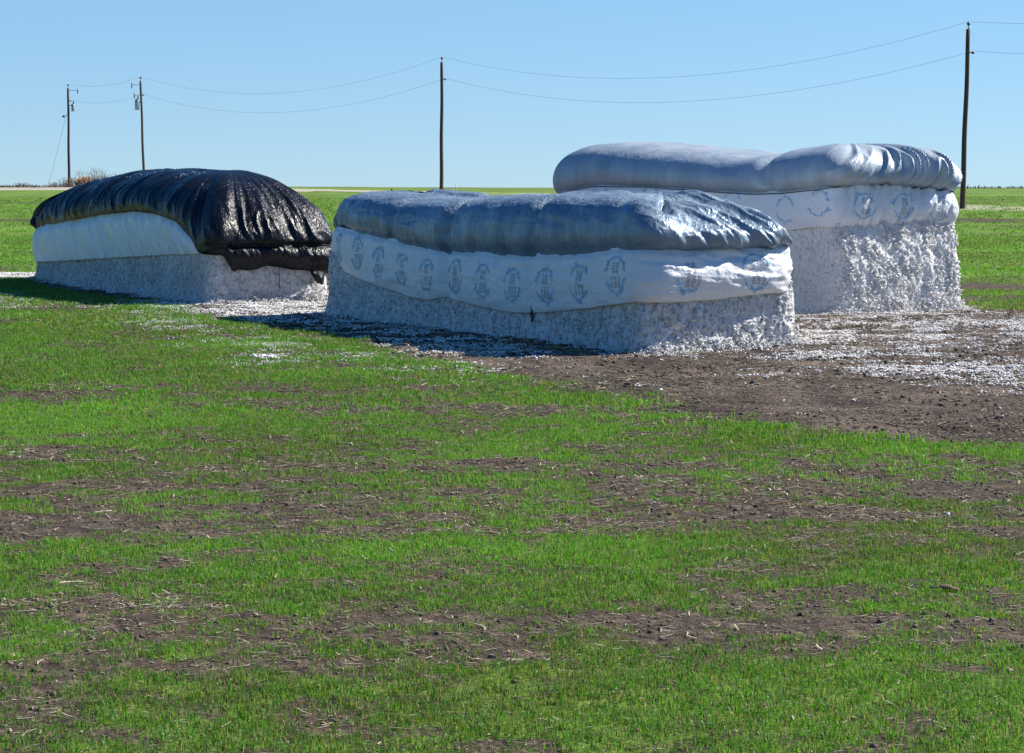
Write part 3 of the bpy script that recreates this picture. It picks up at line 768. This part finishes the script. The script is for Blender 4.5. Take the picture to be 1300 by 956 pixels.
def disp3(p, zf, S, T, Z, k):
    w = m3.sidew(p); e = 1 - w; vis = 1 - sstep(m3.pc2, m3.pc2 + .5, p)
    ind = lobes(S + (zf - .5) * -.5, [(jj3, .10)], .16)
    pl = .024 * ridge(fbm(p * 2.6 + .4 * zf, zf * 1.0, oct=3, seed=181)) * (1 - zf * .6) * sstep(2.6, 5, S)
    vis = 1 - sstep(m3.pc2 - .35, m3.pc2 + .1, p)
    en = e * (.25 + .75 * vis) * (1 - .85 * sstep(.55, .97, zf)) * (1 + .8 * noise(p * 1.3, 0 * p, seed=189)) * .085 * fold(fbm(p * 4.2 + .5 * noise(p * 1.7, zf * 2, seed=190) - zf * 2.1, zf * .8, oct=2, seed=183, gain=.45))
    return -ind + pl + en + .012 * fbm(S * 1.5, T * 1.5 + zf * 3, oct=4, seed=185) + .03 * fbm(S * .7, T * .7, zf, 2, 187)
tp3, tat3, _, _ = tarp(m3, hem3, H3, n3, lambda p: .08 + m3.sidew(p) * .10 * np.sin(np.pi * np.clip(side_s(m3, p) / m3.L, 0, 1)), disp3, M_GREY, r3, c=1.35, bulge=lambda p: .07 + .08 * (1 - m3.sidew(p)) * (1 - sstep(m3.pc2 - .5, m3.pc2 + .1, p)) - .05 * sstep(m3.pc2 - .5, m3.pc2 + .1, p), tuck=.09,
    dents=[(m3.pc2 + .05, .8, .06, .10, .12)])
# cord where tarp meets skirt
pp = np.linspace(m3.pc - m3.L + .5, m3.pc2 + .3, 260); q = at3(pp, (hem3(pp) - bot3(pp) - .004) / (.10 + hem3(pp) - bot3(pp)), .02); rope(q, .009, r3)
for i, (x, y, a) in enumerate([(728, 243, ((20, 160),)), (770, 243, ((0, 170),)), (836, 249, ((20, 170),)), (880, 253, ((10, 120),)), (940, 258, ((20, 170), (200, 250))), (1006, 266, ((20, 160), (190, 300))), (1046, 258, ((10, 130), (200, 340)))]):
    S, z = m3.side_px(x, y); wreath(at3, m3, bot3, hi3, m3.pc - S, z, .5, .42, sk3, faint=True, seed=40 + i, arcs=a)
for i, (x, y) in enumerate([(1092, 262), (1142, 262), (1188, 265)]):
    T, z = m3.end_px(x, y); wreath(at3, m3, bot3, hi3, m3.pc + T, z, .5, .40, sk3, faint=False, seed=50 + i)

# ---- left module: black tarp
m1 = Module((268, 385), 30.0, 10.8, 2.42, .26); m1.setup()
r1 = empty('cotton_module', (0, 0, 0))
tag(r1, 'low cotton stack at left under a domed black plastic tarp with ragged hem', 'cotton module', 'tarped cotton modules')
hem1 = m1.hem([(50, 291), (60, 286), (100, 279), (140, 272), (180, 268), (205, 271), (230, 280), (248, 300), (258, 320), (264, 323)], [(279, 324), (284, 334), (291, 346), (297, 342), (308, 343), (320, 342), (333, 337), (350, 339), (367, 343), (383, 343), (396, 346), (412, 348)], .04)
bot1 = m1.hem([(48, 333), (80, 332), (100, 331), (150, 328), (200, 325), (262, 322)], [(280, 318), (300, 318), (420, 318)], .1)
H1 = m1.crown([(90, 247), (110, 238), (150, 225), (200, 216), (240, 213), (290, 216), (320, 221), (345, 228)])
def off1(p, z):
    w = m1.sidew(p); S = side_s(m1, p)
    return .02 + w * .12 * np.sin(np.pi * np.clip(S / m1.L, 0, 1)) + .10 * np.exp(-z / .2) - .02
body(m1, lambda p: np.where(m1.sidew(p) > .5, bot1(p) + .18, 1.0), off1, r1, M_COT3, .9, .8, tuft_fn=tufts_end(500, 60, 0, .012, .03))
sk1, at1 = sheet('skirt_sheet', m1, bot1, lambda p: np.maximum(hem1(p), bot1(p)) + .12, lambda p, v, z: off1(p, np.maximum(z, .35)) + .045 + .05 * np.sin(np.pi * np.clip(v, 0, 1)) - .08 * sstep(.65, .95, v) - .12 * sstep(m1.pc - .6, m1.pc - .1, p),
    lambda p, v, z: .030 * fold(fbm(p * 1.7 + z * 1.6, z * .9, oct=3, seed=191)) + .006 * fbm(p * 6, z * 6, oct=3, seed=193), M_WHITE, r1, nv=40)
ropez = m1.end_px(372, 311)[1]
def disp1(p, zf, S, T, Z, k):
    w = m1.sidew(p); e = 1 - w; p = p + .22 * noise(p * .9, zf * 2.2, seed=215) + .06 * noise(p * 3, zf * 4, seed=216)
    pl = .036 * fold(fbm(p * 3.6 + .8 * zf, zf * .9, oct=3, seed=201)) * (1 - .65 * zf ** 2)
    en = e * .055 * fold(fbm(p * 3.0 + 1.0 * zf, zf * 1.4, oct=3, seed=203)) * (1 - .6 * zf)
    pl = pl * (1 - sstep(.3, .8, k)); en = en * (1 - sstep(.12, .6, k)) * (1 + .8 * noise(p * 1.1, zf * 2, seed=213))
    rp = -e * .09 * np.exp(-((Z - ropez) / .045) ** 2) * (1 - k)
    bag = e * .07 * np.exp(-((Z - ropez + .22) / .12) ** 2)
    return pl + en + rp + bag + .02 * fbm(S * 1.2, T * 1.2 + zf, oct=3, seed=205) + .06 * fbm(S * .8, T * .9, zf, 3, 207) + .012 * ridge(fbm(S * 2, T * 2, oct=3, seed=209)) * sstep(.2, .5, k)
def n1(p):
    w = m1.sidew(p); return 2.0 * w + (1 - w) * 2.35
tp1, tat1, G1, N1 = tarp(m1, hem1, H1, n1, lambda p: .09 - .10 * m1.sidew(p) * sstep(m1.L - 2.5, m1.L, side_s(m1, p)) + m1.sidew(p) * .12 * np.sin(np.pi * np.clip(side_s(m1, p) / m1.L, 0, 1)), disp1, M_BLACK, r1, c=1.9, bulge=lambda p: .03 + .15 * (1 - m1.sidew(p)), tuck=.02, nv=110)
# cinch rope on the end, following the tarp
pth = []
for t in np.linspace(m1.pc + .35, m1.pc2 + .3, 60):
    i = int(t / m1.per * G1.shape[1]); j = int(np.argmin(np.abs(G1[:60, i, 2] - ropez))); pth.append(G1[j, i] + N1[j, i] * .012)
rope(pth, .010, r1)
# hanging flap and cord on the end face
def epos(x, y, lift=.16):
    T, z = m1.end_px(x, y); X, Y = m1.world(-lift, T); return np.array([X, Y, z])
a_ = [epos(388, 342), epos(398, 344, .2), epos(405, 345)]; b_ = [epos(390, 349, .2), epos(399, 352, .3), epos(406, 351, .18)]; c_ = [epos(396, 358, .2), epos(402, 361, .24), epos(405, 357, .2)]
rows = np.array([a_, b_, c_]); top_ = rows.reshape(-1, 3)
V2 = np.concatenate([top_, top_ + np.array([.01, .02, 0])]); Fq = [grid_faces(3, 3), grid_faces(3, 3, off=9)[:, ::-1]]
V2 = V2; mesh('hanging_flap', V2, np.concatenate(Fq), M_BLACK, r1, False)
rope([epos(351, 336, .12), epos(351.5, 345, .10), epos(352, 356, .09), epos(352, 366, .10)], .008, r1)
print_on()
for r_ in (r1, r2, r3):
    mm = {r1: m1, r2: m2, r3: m3}[r_]; X, Y = mm.world(mm.L / 2, mm.W / 2); r_.location = (X, Y, 0)
    for ch in r_.children_recursive:
        if ch.parent == r_: ch.location = (-X, -Y, 0)

# ------------------------------------------------------------------ loose cotton on the ground
def foot_d(m, x, y):
    S = (x - m.N[0]) * m.es[0] + (y - m.N[1]) * m.es[1]; T = (x - m.N[0]) * m.et[0] + (y - m.N[1]) * m.et[1]
    dx = np.maximum(np.maximum(-S, S - m.L), 0); dy = np.maximum(np.maximum(-T, T - m.W), 0)
    ins = (S > 0) & (S < m.L) & (T > 0) & (T < m.W)
    return np.where(ins, -1, np.hypot(dx, dy)), S, T
def pxw(p): return np.array([hit(*q) for q in p])
ZR = pxw([(1000, 395), (1400, 395), (1500, 470), (1320, 500), (1200, 488), (1090, 470), (1010, 455), (985, 445)])
ZM = pxw([(150, 381), (272, 386), (430, 376), (430, 399), (330, 399), (240, 397), (190, 390)])
ZS = pxw([(250, 398), (420, 395), (600, 428), (700, 445), (700, 455), (560, 452), (420, 426), (330, 411)])
ZL = pxw([(-80, 366), (50, 372), (260, 402), (420, 432), (620, 462), (740, 485), (560, 482), (430, 470), (330, 462), (240, 430), (120, 395), (-80, 388)])
ZE = pxw([(800, 447), (1010, 440), (1080, 455), (1010, 478), (900, 480), (760, 460), (690, 452)])
def cotton_density(x, y):
    st = fbm(x * .55 + .2 * y, y * 1.5 - .3 * x, oct=4, seed=211, gain=.6)
    cl = fbm(x * 2.2, y * 2.6, oct=3, seed=213)
    d = 0 * x
    i = poly_sd(ZR, x, y); d = np.maximum(d, sstep(-.6, .6, i) * (.12 + sstep(-.22, .25, st + .55 * cl) * 1.1))
    i = poly_sd(ZM, x, y); d = np.maximum(d, sstep(-.3, .4, i) * sstep(-.8, -.1, st + .5 * cl) * 1.3)
    i = poly_sd(ZS, x, y); d = np.maximum(d, sstep(-.2, .3, i) * sstep(-.25, .2, st + .5 * cl) * .9)
    i = poly_sd(ZL, x, y); d = np.maximum(d, sstep(-.8, 1.0, i) * (.03 + sstep(-.05, .42, st * .6 + .7 * cl) * .75))
    i = poly_sd(ZL2, x, y); d = np.maximum(d, sstep(-.2, .2, i) * 1.1)
    i = poly_sd(ZE, x, y); d = np.maximum(d, sstep(-.4, .5, i) * sstep(.02, .4, st * .8 + .6 * cl) * .6)
    for m, near_ in ((m1, .25), (m2, .28), (m3, .28)):
        f, S, T = foot_d(m, x, y); end = S < .3
        d = np.maximum(d, np.where(f >= 0, np.exp(-(f / np.where(end, near_ * 1.5, near_)) ** 2) * .85, 0))
        d = np.where(f < -.5, 0, d)
    p = pad_amt(x, y)
    d = np.maximum(d, p * .012 * (cl > .1))
    return d
x, y = scatter(480, 19, 52, .30, 1.5)
k = rng.random(len(x)) < cotton_density(x, y) * .8; x, y = np.repeat(x[k], 5), np.repeat(y[k], 5)
x = x + rng.normal(0, .035, len(x)); y = y + rng.normal(0, .03, len(x))
sz = (.005 + .014 * rng.random(len(x)) ** 2) * (1 - .35 * (sward(x, y) > .3)); z = gz(x, y) + sz * .35 + (sward(x, y) > .3) * rng.uniform(0, .03, len(x))
pile = 0 * x
for m in (m1, m2, m3):
    f, S, T = foot_d(m, x, y); pile = np.maximum(pile, np.where(f >= 0, np.exp(-(f / .22) ** 2) * np.where(S < .4, .13, .06), 0))
z = z + pile * rng.random(len(x))
V, Fq = blobs(np.stack([x, y, z], 1), sz, .75, .35)
# flecks lying on the black roof
G = G1[60:, :, :].reshape(-1, 3); NN = N1[60:, :, :].reshape(-1, 3)
i = rng.choice(len(G), 420); cl = fbm(G[i, 0] * 1.4, G[i, 1] * 1.4, oct=3, seed=221) > .08; i = i[cl]
V2, F2 = blobs(G[i] + NN[i] * .004, rng.uniform(.008, .018, len(i)), .5, .35)
V, Fs = merge([(V, Fq), (V2, F2)])
tag(mesh('cotton_litter', V, Fs, M_TUFT, smooth=True), 'loose white cotton fluff scattered on dirt and grass round the stacks', 'loose cotton', kind='stuff')
print('tufts', len(x))

# ------------------------------------------------------------------ single pieces of debris
def chunk(name, px, ln, rad, label, cat, mt, yaw=.1, knots=7, lift=.5):
    c = hit(*px); z = float(gz(c[0], c[1])); t = np.linspace(-.5, .5, knots)
    path = np.stack([c[0] + math.cos(yaw) * ln * t, c[1] + math.sin(yaw) * ln * t + .04 * ln * np.sin(t * 7), z + rad * lift + .25 * rad * np.cos(t * 9) + 0 * t], 1)
    rr = rad * (1 - .9 * np.abs(t) ** 2.5 * 2) * (1 + .25 * np.array([random.uniform(-1, 1) for _ in t]))
    V, fs = tube(path, np.maximum(rr, rad * .25), 7); V = V + rng.normal(0, rad * .1, V.shape)
    o = mesh(name, V, fs, mt, origin=(c[0], c[1], z), attrs={'rnd': np.full(len(V), .85)}); o.location = (c[0], c[1], z); return tag(o, label, cat)
chunk('wood_chunk', (1199, 749), .15, .022, 'brown weathered wood chunk lying in the grass at lower right', 'wood', M_WOOD, -.35)
chunk('wood_chunk', (622, 676), .12, .017, 'small brown bark piece lying on the bare soil streak', 'wood', M_WOOD, -.15)
chunk('corn_stalk', (83, 738), .20, .006, 'long tan stalk lying in grass at lower left', 'stalk', M_STRAW, .25)
chunk('corn_stalk', (130, 648), .13, .006, 'short pale bent stalk on bare soil at left', 'stalk', M_STRAW, .6)
chunk('corn_stalk', (790, 666), .14, .004, 'thin pale stalk in the middle of the bare soil streak', 'stalk', M_STRAW, .05)
c = hit(1203, 652); V, Fq = blobs(np.array([[0, 0, .01]]), .030, .6, .2)
o = mesh('field_stone', V, Fq, M_CAN, smooth=True); o.location = (c[0], c[1], float(gz(*c))); tag(o, 'small pale grey stone in the grass at right', 'stone')
c = hit(336, 455); pts = np.stack([np.clip(rng.normal(0, .08, 110), -.17, .17), np.clip(rng.normal(0, .04, 110), -.08, .08), np.abs(rng.normal(.015, .02, 110))], 1); V, Fq = blobs(pts, rng.uniform(.018, .034, 110), .8, .3)
o = mesh('cotton_clump', V, Fq, M_TUFT); o.location = (c[0], c[1], float(gz(*c))); tag(o, 'large white cotton clump alone in the grass left of centre', 'cotton clump')

# ------------------------------------------------------------------ power line
def at_d(x, y, d):
    r = ray(x, y); k = d / r[1]; return np.array([r[0] * k, d, CH + r[2] * k])
POLES = []
def pole(topx, topy, d, label, rad=.15, lean=0.0):
    t = at_d(topx, topy, d); bx = t[0] + lean; z0 = float(terr(bx, d))
    root = empty('utility_pole', (bx, d, z0)); tag(root, label, 'utility pole', 'wooden utility poles along the road')
    hh = np.linspace(-.3, t[2] - z0, 14)
    path = np.stack([-lean * hh / (t[2] - z0) + .015 * np.sin(hh * 1.3), 0 * hh, hh], 1)
    V, fs = tube(path, np.linspace(rad, rad * .72, 14), 12); mesh('pole_shaft', V, fs, M_POLE, root)
    top = np.array([-lean, 0, t[2] - z0])
    V, fs = merge([tube([top + [0, 0, -.25], top + [0, 0, .22]], .03, 6), tube([top + [0, 0, .18], top + [0, 0, .24], top + [0, 0, .30], top + [0, 0, .36]], [.06, .09, .075, .04], 8)])
    mesh('insulator', V, fs, M_PORC, root)
    V, fs = merge([tube([top + [0, -.1, -1.15], top + [.25, -.12, -1.15]], .025, 6), tube([top + [.22, -.12, -1.22], top + [.22, -.12, -1.15], top + [.22, -.12, -1.08]], [.05, .075, .05], 8)])
    mesh('insulator', V, fs, M_PORC, root)
    POLES.append((root, top)); return root, top
pole(86.5, 112, 190, 'farthest wooden utility pole at left with transformer, small lamp and guy wire', .13, -.05)
pole(178.5, 103, 174, 'second wooden pole from left behind the black tarped stack with a grey transformer can', .115, .18)
pole(561, 79, 142, 'plain wooden utility pole standing behind the nearest stack', .135, -.06)
pole(1229.5, 37, 103, 'nearest wooden utility pole at right beside the tall grey tarped stack', .14, -.17)
r5, t5 = pole(2690, -170, 64.5, 'wooden utility pole beyond the right edge of the picture', .16)
def can(root, top, dx, dz, h=.95, r=.24):
    c = top + np.array([dx, -.05, dz])
    V, fs = merge([tube([c + [0, 0, -h / 2], c + [0, 0, -h / 2 + .03], c + [0, 0, h / 2 - .05], c + [0, 0, h / 2]], [r * .9, r, r, r * .85], 14),
                   tube([c + [0, 0, h / 2 - .02], c + [0, 0, h / 2 + .08]], [r * .8, r * .3], 12)])
    o = mesh('transformer', V, fs, M_CAN, root)
    V, fs = tube([c + [r * .4, 0, h / 2], c + [r * .4, 0, h / 2 + .15], c + [r * .5, 0, h / 2 + .32]], [.05, .06, .03], 7); mesh('bushing', V, fs, M_PORC, o)
    V, fs = tube([c + [0, 0, .2], c + [-dx, 0, .2]], .04, 6); mesh('bracket', V, fs, M_CAN, o)
    return c
p1, tp_1 = POLES[0]; p2, tp_2 = POLES[1]
c = can(p1, tp_1, .42, -1.75, .65, .15); can(p2, tp_2, -.30, -1.95, .85, .19)
def cutout(root, top, dx, dz):
    c = top + np.array([dx, -.05, dz])
    V, fs = merge([tube([top + [0, 0, dz + .05], c + [0, 0, .05]], .02, 5), tube([c + [0, 0, .2], c + [.03, 0, 0], c + [0, 0, -.25]], [.035, .05, .035], 7)])
    mesh('fuse_cutout', V, fs, M_PORC, root)
cutout(p1, tp_1, .85, -.25); cutout(p2, tp_2, -.75, -.35); cutout(p2, tp_2, -.55, -1.2)
V, fs = merge([tube([tp_1 + [0, 0, -2.55], tp_1 + [-.25, 0, -2.45], tp_1 + [-.42, 0, -2.5]], .02, 5), tube([tp_1 + [-.40, 0, -2.42], tp_1 + [-.43, 0, -2.5], tp_1 + [-.50, 0, -2.62]], [.05, .12, .14], 8)])
mesh('yard_light', V, fs, M_CAN, p1)
g = at_d(62, 232, 190); p1l = np.array(p1.location)
V, fs = tube([tp_1 + [-.05, 0, -2.0], g - p1l], .010, 5); mesh('guy_wire', V, fs, M_WIRE, p1)
def wire(label, off, sags, rad=.0065):
    pts = []
    W_ = [np.array(r.location) + t + off for r, t in POLES]
    for i, (a, b__) in enumerate(zip(W_[:-1], W_[1:])):
        for t in np.linspace(0, 1, 40)[(0 if i == 0 else 1):]:
            q = a * (1 - t) + b__ * t; q[2] -= 4 * sags[i] * t * (1 - t); pts.append(q)
    V, fs = tube(pts, rad, 5); o0 = np.array(POLES[0][0].location)
    o = mesh('overhead_wire', V, fs, M_WIRE, origin=o0); o.location = o0; tag(o, label, 'power cable', 'overhead wires on the poles')
wire('upper sagging overhead wire running pole top to pole top', np.array([0, 0, .36]), [.45, 1.9, 2.05, 1.7])
wire('lower sagging overhead wire fixed below the pole tops', np.array([.22, -.12, -1.08]), [.45, 1.9, 2.05, 1.7])

# ------------------------------------------------------------------ brush, markers on the far verge
def brush(px, d, hgt, wid, n, label, seed, mt=M_BRUSH):
    rr = random.Random(seed); b0 = at_d(px, 238, d); z0 = float(terr(b0[0], d)); parts = []
    for i in range(n):
        a = rr.uniform(0, 6.28); bx = rr.gauss(0, wid * .3); by = rr.gauss(0, wid * .3); h = hgt * rr.uniform(.4, 1.05); x, y, z = bx, by, -.05
        path = [(x, y, z)]; dx, dy = math.cos(a) * .25, math.sin(a) * .25
        for k in range(4):
            x += dx * h / 4 + rr.gauss(0, .03); y += dy * h / 4 + rr.gauss(0, .03); z += h / 4; path.append((x, y, z))
        parts.append(tube(path, np.linspace(.022, .006, 5), 4, False))
        for k in range(4):
            s_ = np.array(path[rr.randint(1, 3)]); e = s_ + np.array([rr.gauss(0, .35), rr.gauss(0, .3), rr.uniform(.15, .55)]) * (h / 1.6)
            parts.append(tube([s_, (s_ + e) / 2 + np.array([rr.gauss(0, .03), 0, 0]), e], [.010, .008, .005], 3, False))
    V, fs = merge(parts); o = mesh('bare_bush', V, fs, mt); o.location = (b0[0], d, z0); tag(o, label, 'bush', 'bare bushes on the far verge'); return o
brush(89, 186, .95, 1.5, 60, 'low reddish brown brush at the foot of the far left pole', 1)
brush(122, 184, 1.7, 2.2, 55, 'bare twiggy bush just right of the tan clump', 2)
brush(140, 184, 1.2, 2.0, 40, 'thin bare bush above the black tarp edge, farther from the tan clump', 3)
brush(101, 188, .8, 2.0, 60, 'low brown weeds around the tan clump', 4)
brush(28, 195, .45, 1.0, 30, 'tiny dark shrub on the horizon nearest the left picture edge', 5)
brush(68, 192, .5, 1.0, 34, 'small dark shrub at the foot of the guy wire', 6)
# tan clump of dry grass
b0 = at_d(107, 238, 185); z0 = float(terr(b0[0], 185)); parts = []
for i in range(420):
    a = random.uniform(0, 6.28); r0 = abs(random.gauss(0, .30)); h = random.uniform(.35, .95) * (1.0 if r0 < .45 else .7); le = random.uniform(.1, .6)
    x0, y0 = math.cos(a) * r0, math.sin(a) * r0
    parts.append(tube([(x0, y0, -.02), (x0 + math.cos(a) * le * .3, y0 + math.sin(a) * le * .3, h * .65), (x0 + math.cos(a) * le * .7, y0 + math.sin(a) * le * .7, h)], [.03, .035, .012], 4, False))
V, fs = merge(parts); o = mesh('grass_clump', V, fs, M_TAN); o.location = (b0[0], 185, z0); tag(o, 'pale tan clump of dry grass beside the far left pole', 'dry grass clump')
# low weeds all along the far verge
n = 5200; x = np.concatenate([rng.uniform(-75, -27, 3600), rng.uniform(20, 110, 1600)]); y = np.where(x < 0, rng.uniform(179, 200, n), rng.uniform(225, 300, n))
hh = np.where(x < 0, .16, .30) * rng.uniform(.4, 1.3, n) * (1 + .6 * noise(x * .3, 0 * x, seed=231)); w = rng.uniform(.03, .08, n) * np.where(x < 0, 1, 1.6)
z = terr(x, y); th = rng.uniform(0, 3.14, n); V = np.empty((n, 4, 3)); jx = rng.normal(0, .08, n)
V[:, 0] = np.stack([x - w * np.cos(th), y - w * np.sin(th), z - .02], 1); V[:, 1] = np.stack([x + w * np.cos(th), y + w * np.sin(th), z - .02], 1)
V[:, 2] = np.stack([x + jx + w * .3, y + .05, z + hh], 1); V[:, 3] = np.stack([x, y + w, z - .02], 1)
b4 = np.arange(n)[:, None] * 4; Fq = np.concatenate([b4 + [0, 1, 2], b4 + [1, 3, 2], b4 + [3, 0, 2]])
tag(mesh('verge_weeds', V.reshape(-1, 3), Fq, M_BRUSH, smooth=False), 'brown dead weeds along the far edge of the field', 'weeds', kind='stuff')
def marker(px, top, d, rad, label, mt):
    t = at_d(px, top, d); z0 = float(terr(t[0], d)); h = t[2] - z0
    V, fs = merge([tube([(0, 0, -.1), (0, 0, h - .02), (0, 0, h)], [rad, rad, rad * .4], 8)]); o = mesh('marker_post', V, fs, mt); o.location = (t[0], d, z0); tag(o, label, 'marker post')
marker(579, 233, 148, .035, 'thin white marker post right of the pole behind the nearest stack', M_PAINT)
marker(497.5, 239.5, 120, .05, 'short dark post in the grass above the silver tarp', M_POLE)

# ------------------------------------------------------------------ light, sky
AZ, EL = 20.5, 40.0     # azimuth of the sun from +X towards +Y
sd = Vector((math.cos(R(AZ)) * math.cos(R(EL)), math.sin(R(AZ)) * math.cos(R(EL)), math.sin(R(EL))))
sl = bpy.data.lights.new('sun', 'SUN'); sl.energy = 5.0; sl.angle = R(.5); sl.color = (1.0, .95, .875)
so_ = bpy.data.objects.new('sun', sl); so_.rotation_euler = sd.to_track_quat('Z', 'Y').to_euler(); so_.location = sd * 60; link(so_)
w = bpy.data.worlds.new('World'); scn.world = w; w.use_nodes = True; nt = w.node_tree
sky = nt.nodes.new('ShaderNodeTexSky'); sky.sky_type = 'NISHITA'; sky.sun_disc = False
sky.sun_elevation = R(EL); sky.sun_rotation = R(90 - AZ)
sky.altitude = 0; sky.air_density = .5; sky.dust_density = 0; sky.ozone_density = 1.0
gm = nt.nodes.new('ShaderNodeGamma'); gm.inputs[1].default_value = .6; L(nt, sky.outputs[0], gm.inputs[0])
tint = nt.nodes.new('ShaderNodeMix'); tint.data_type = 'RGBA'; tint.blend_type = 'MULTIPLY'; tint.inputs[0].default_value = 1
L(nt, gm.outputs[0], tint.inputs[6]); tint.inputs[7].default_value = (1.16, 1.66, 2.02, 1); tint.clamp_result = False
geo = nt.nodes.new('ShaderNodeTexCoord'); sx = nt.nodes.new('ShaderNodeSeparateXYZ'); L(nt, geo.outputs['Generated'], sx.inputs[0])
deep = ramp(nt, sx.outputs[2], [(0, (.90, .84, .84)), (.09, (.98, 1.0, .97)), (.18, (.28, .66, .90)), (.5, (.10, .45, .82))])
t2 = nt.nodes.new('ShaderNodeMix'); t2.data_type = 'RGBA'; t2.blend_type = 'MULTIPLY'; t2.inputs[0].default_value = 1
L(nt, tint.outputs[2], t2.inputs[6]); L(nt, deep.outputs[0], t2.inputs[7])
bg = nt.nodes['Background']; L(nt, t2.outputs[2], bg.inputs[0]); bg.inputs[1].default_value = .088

cam = bpy.data.cameras.new('camera'); cam.sensor_fit = 'HORIZONTAL'; cam.sensor_width = 36; cam.lens = F / 1300 * 36
cam.shift_y = -44.5 / 1300; cam.clip_start = .1; cam.clip_end = 9000
co = bpy.data.objects.new('camera', cam); co.location = (0, 0, CH); co.rotation_euler = (math.pi / 2 - PITCH, 0, 0); link(co)
scn.camera = co
scn.render.engine = 'CYCLES'
scn.view_settings.view_transform = 'Standard'; scn.view_settings.look = 'None'; scn.view_settings.gamma = 1; scn.view_settings.exposure = .76
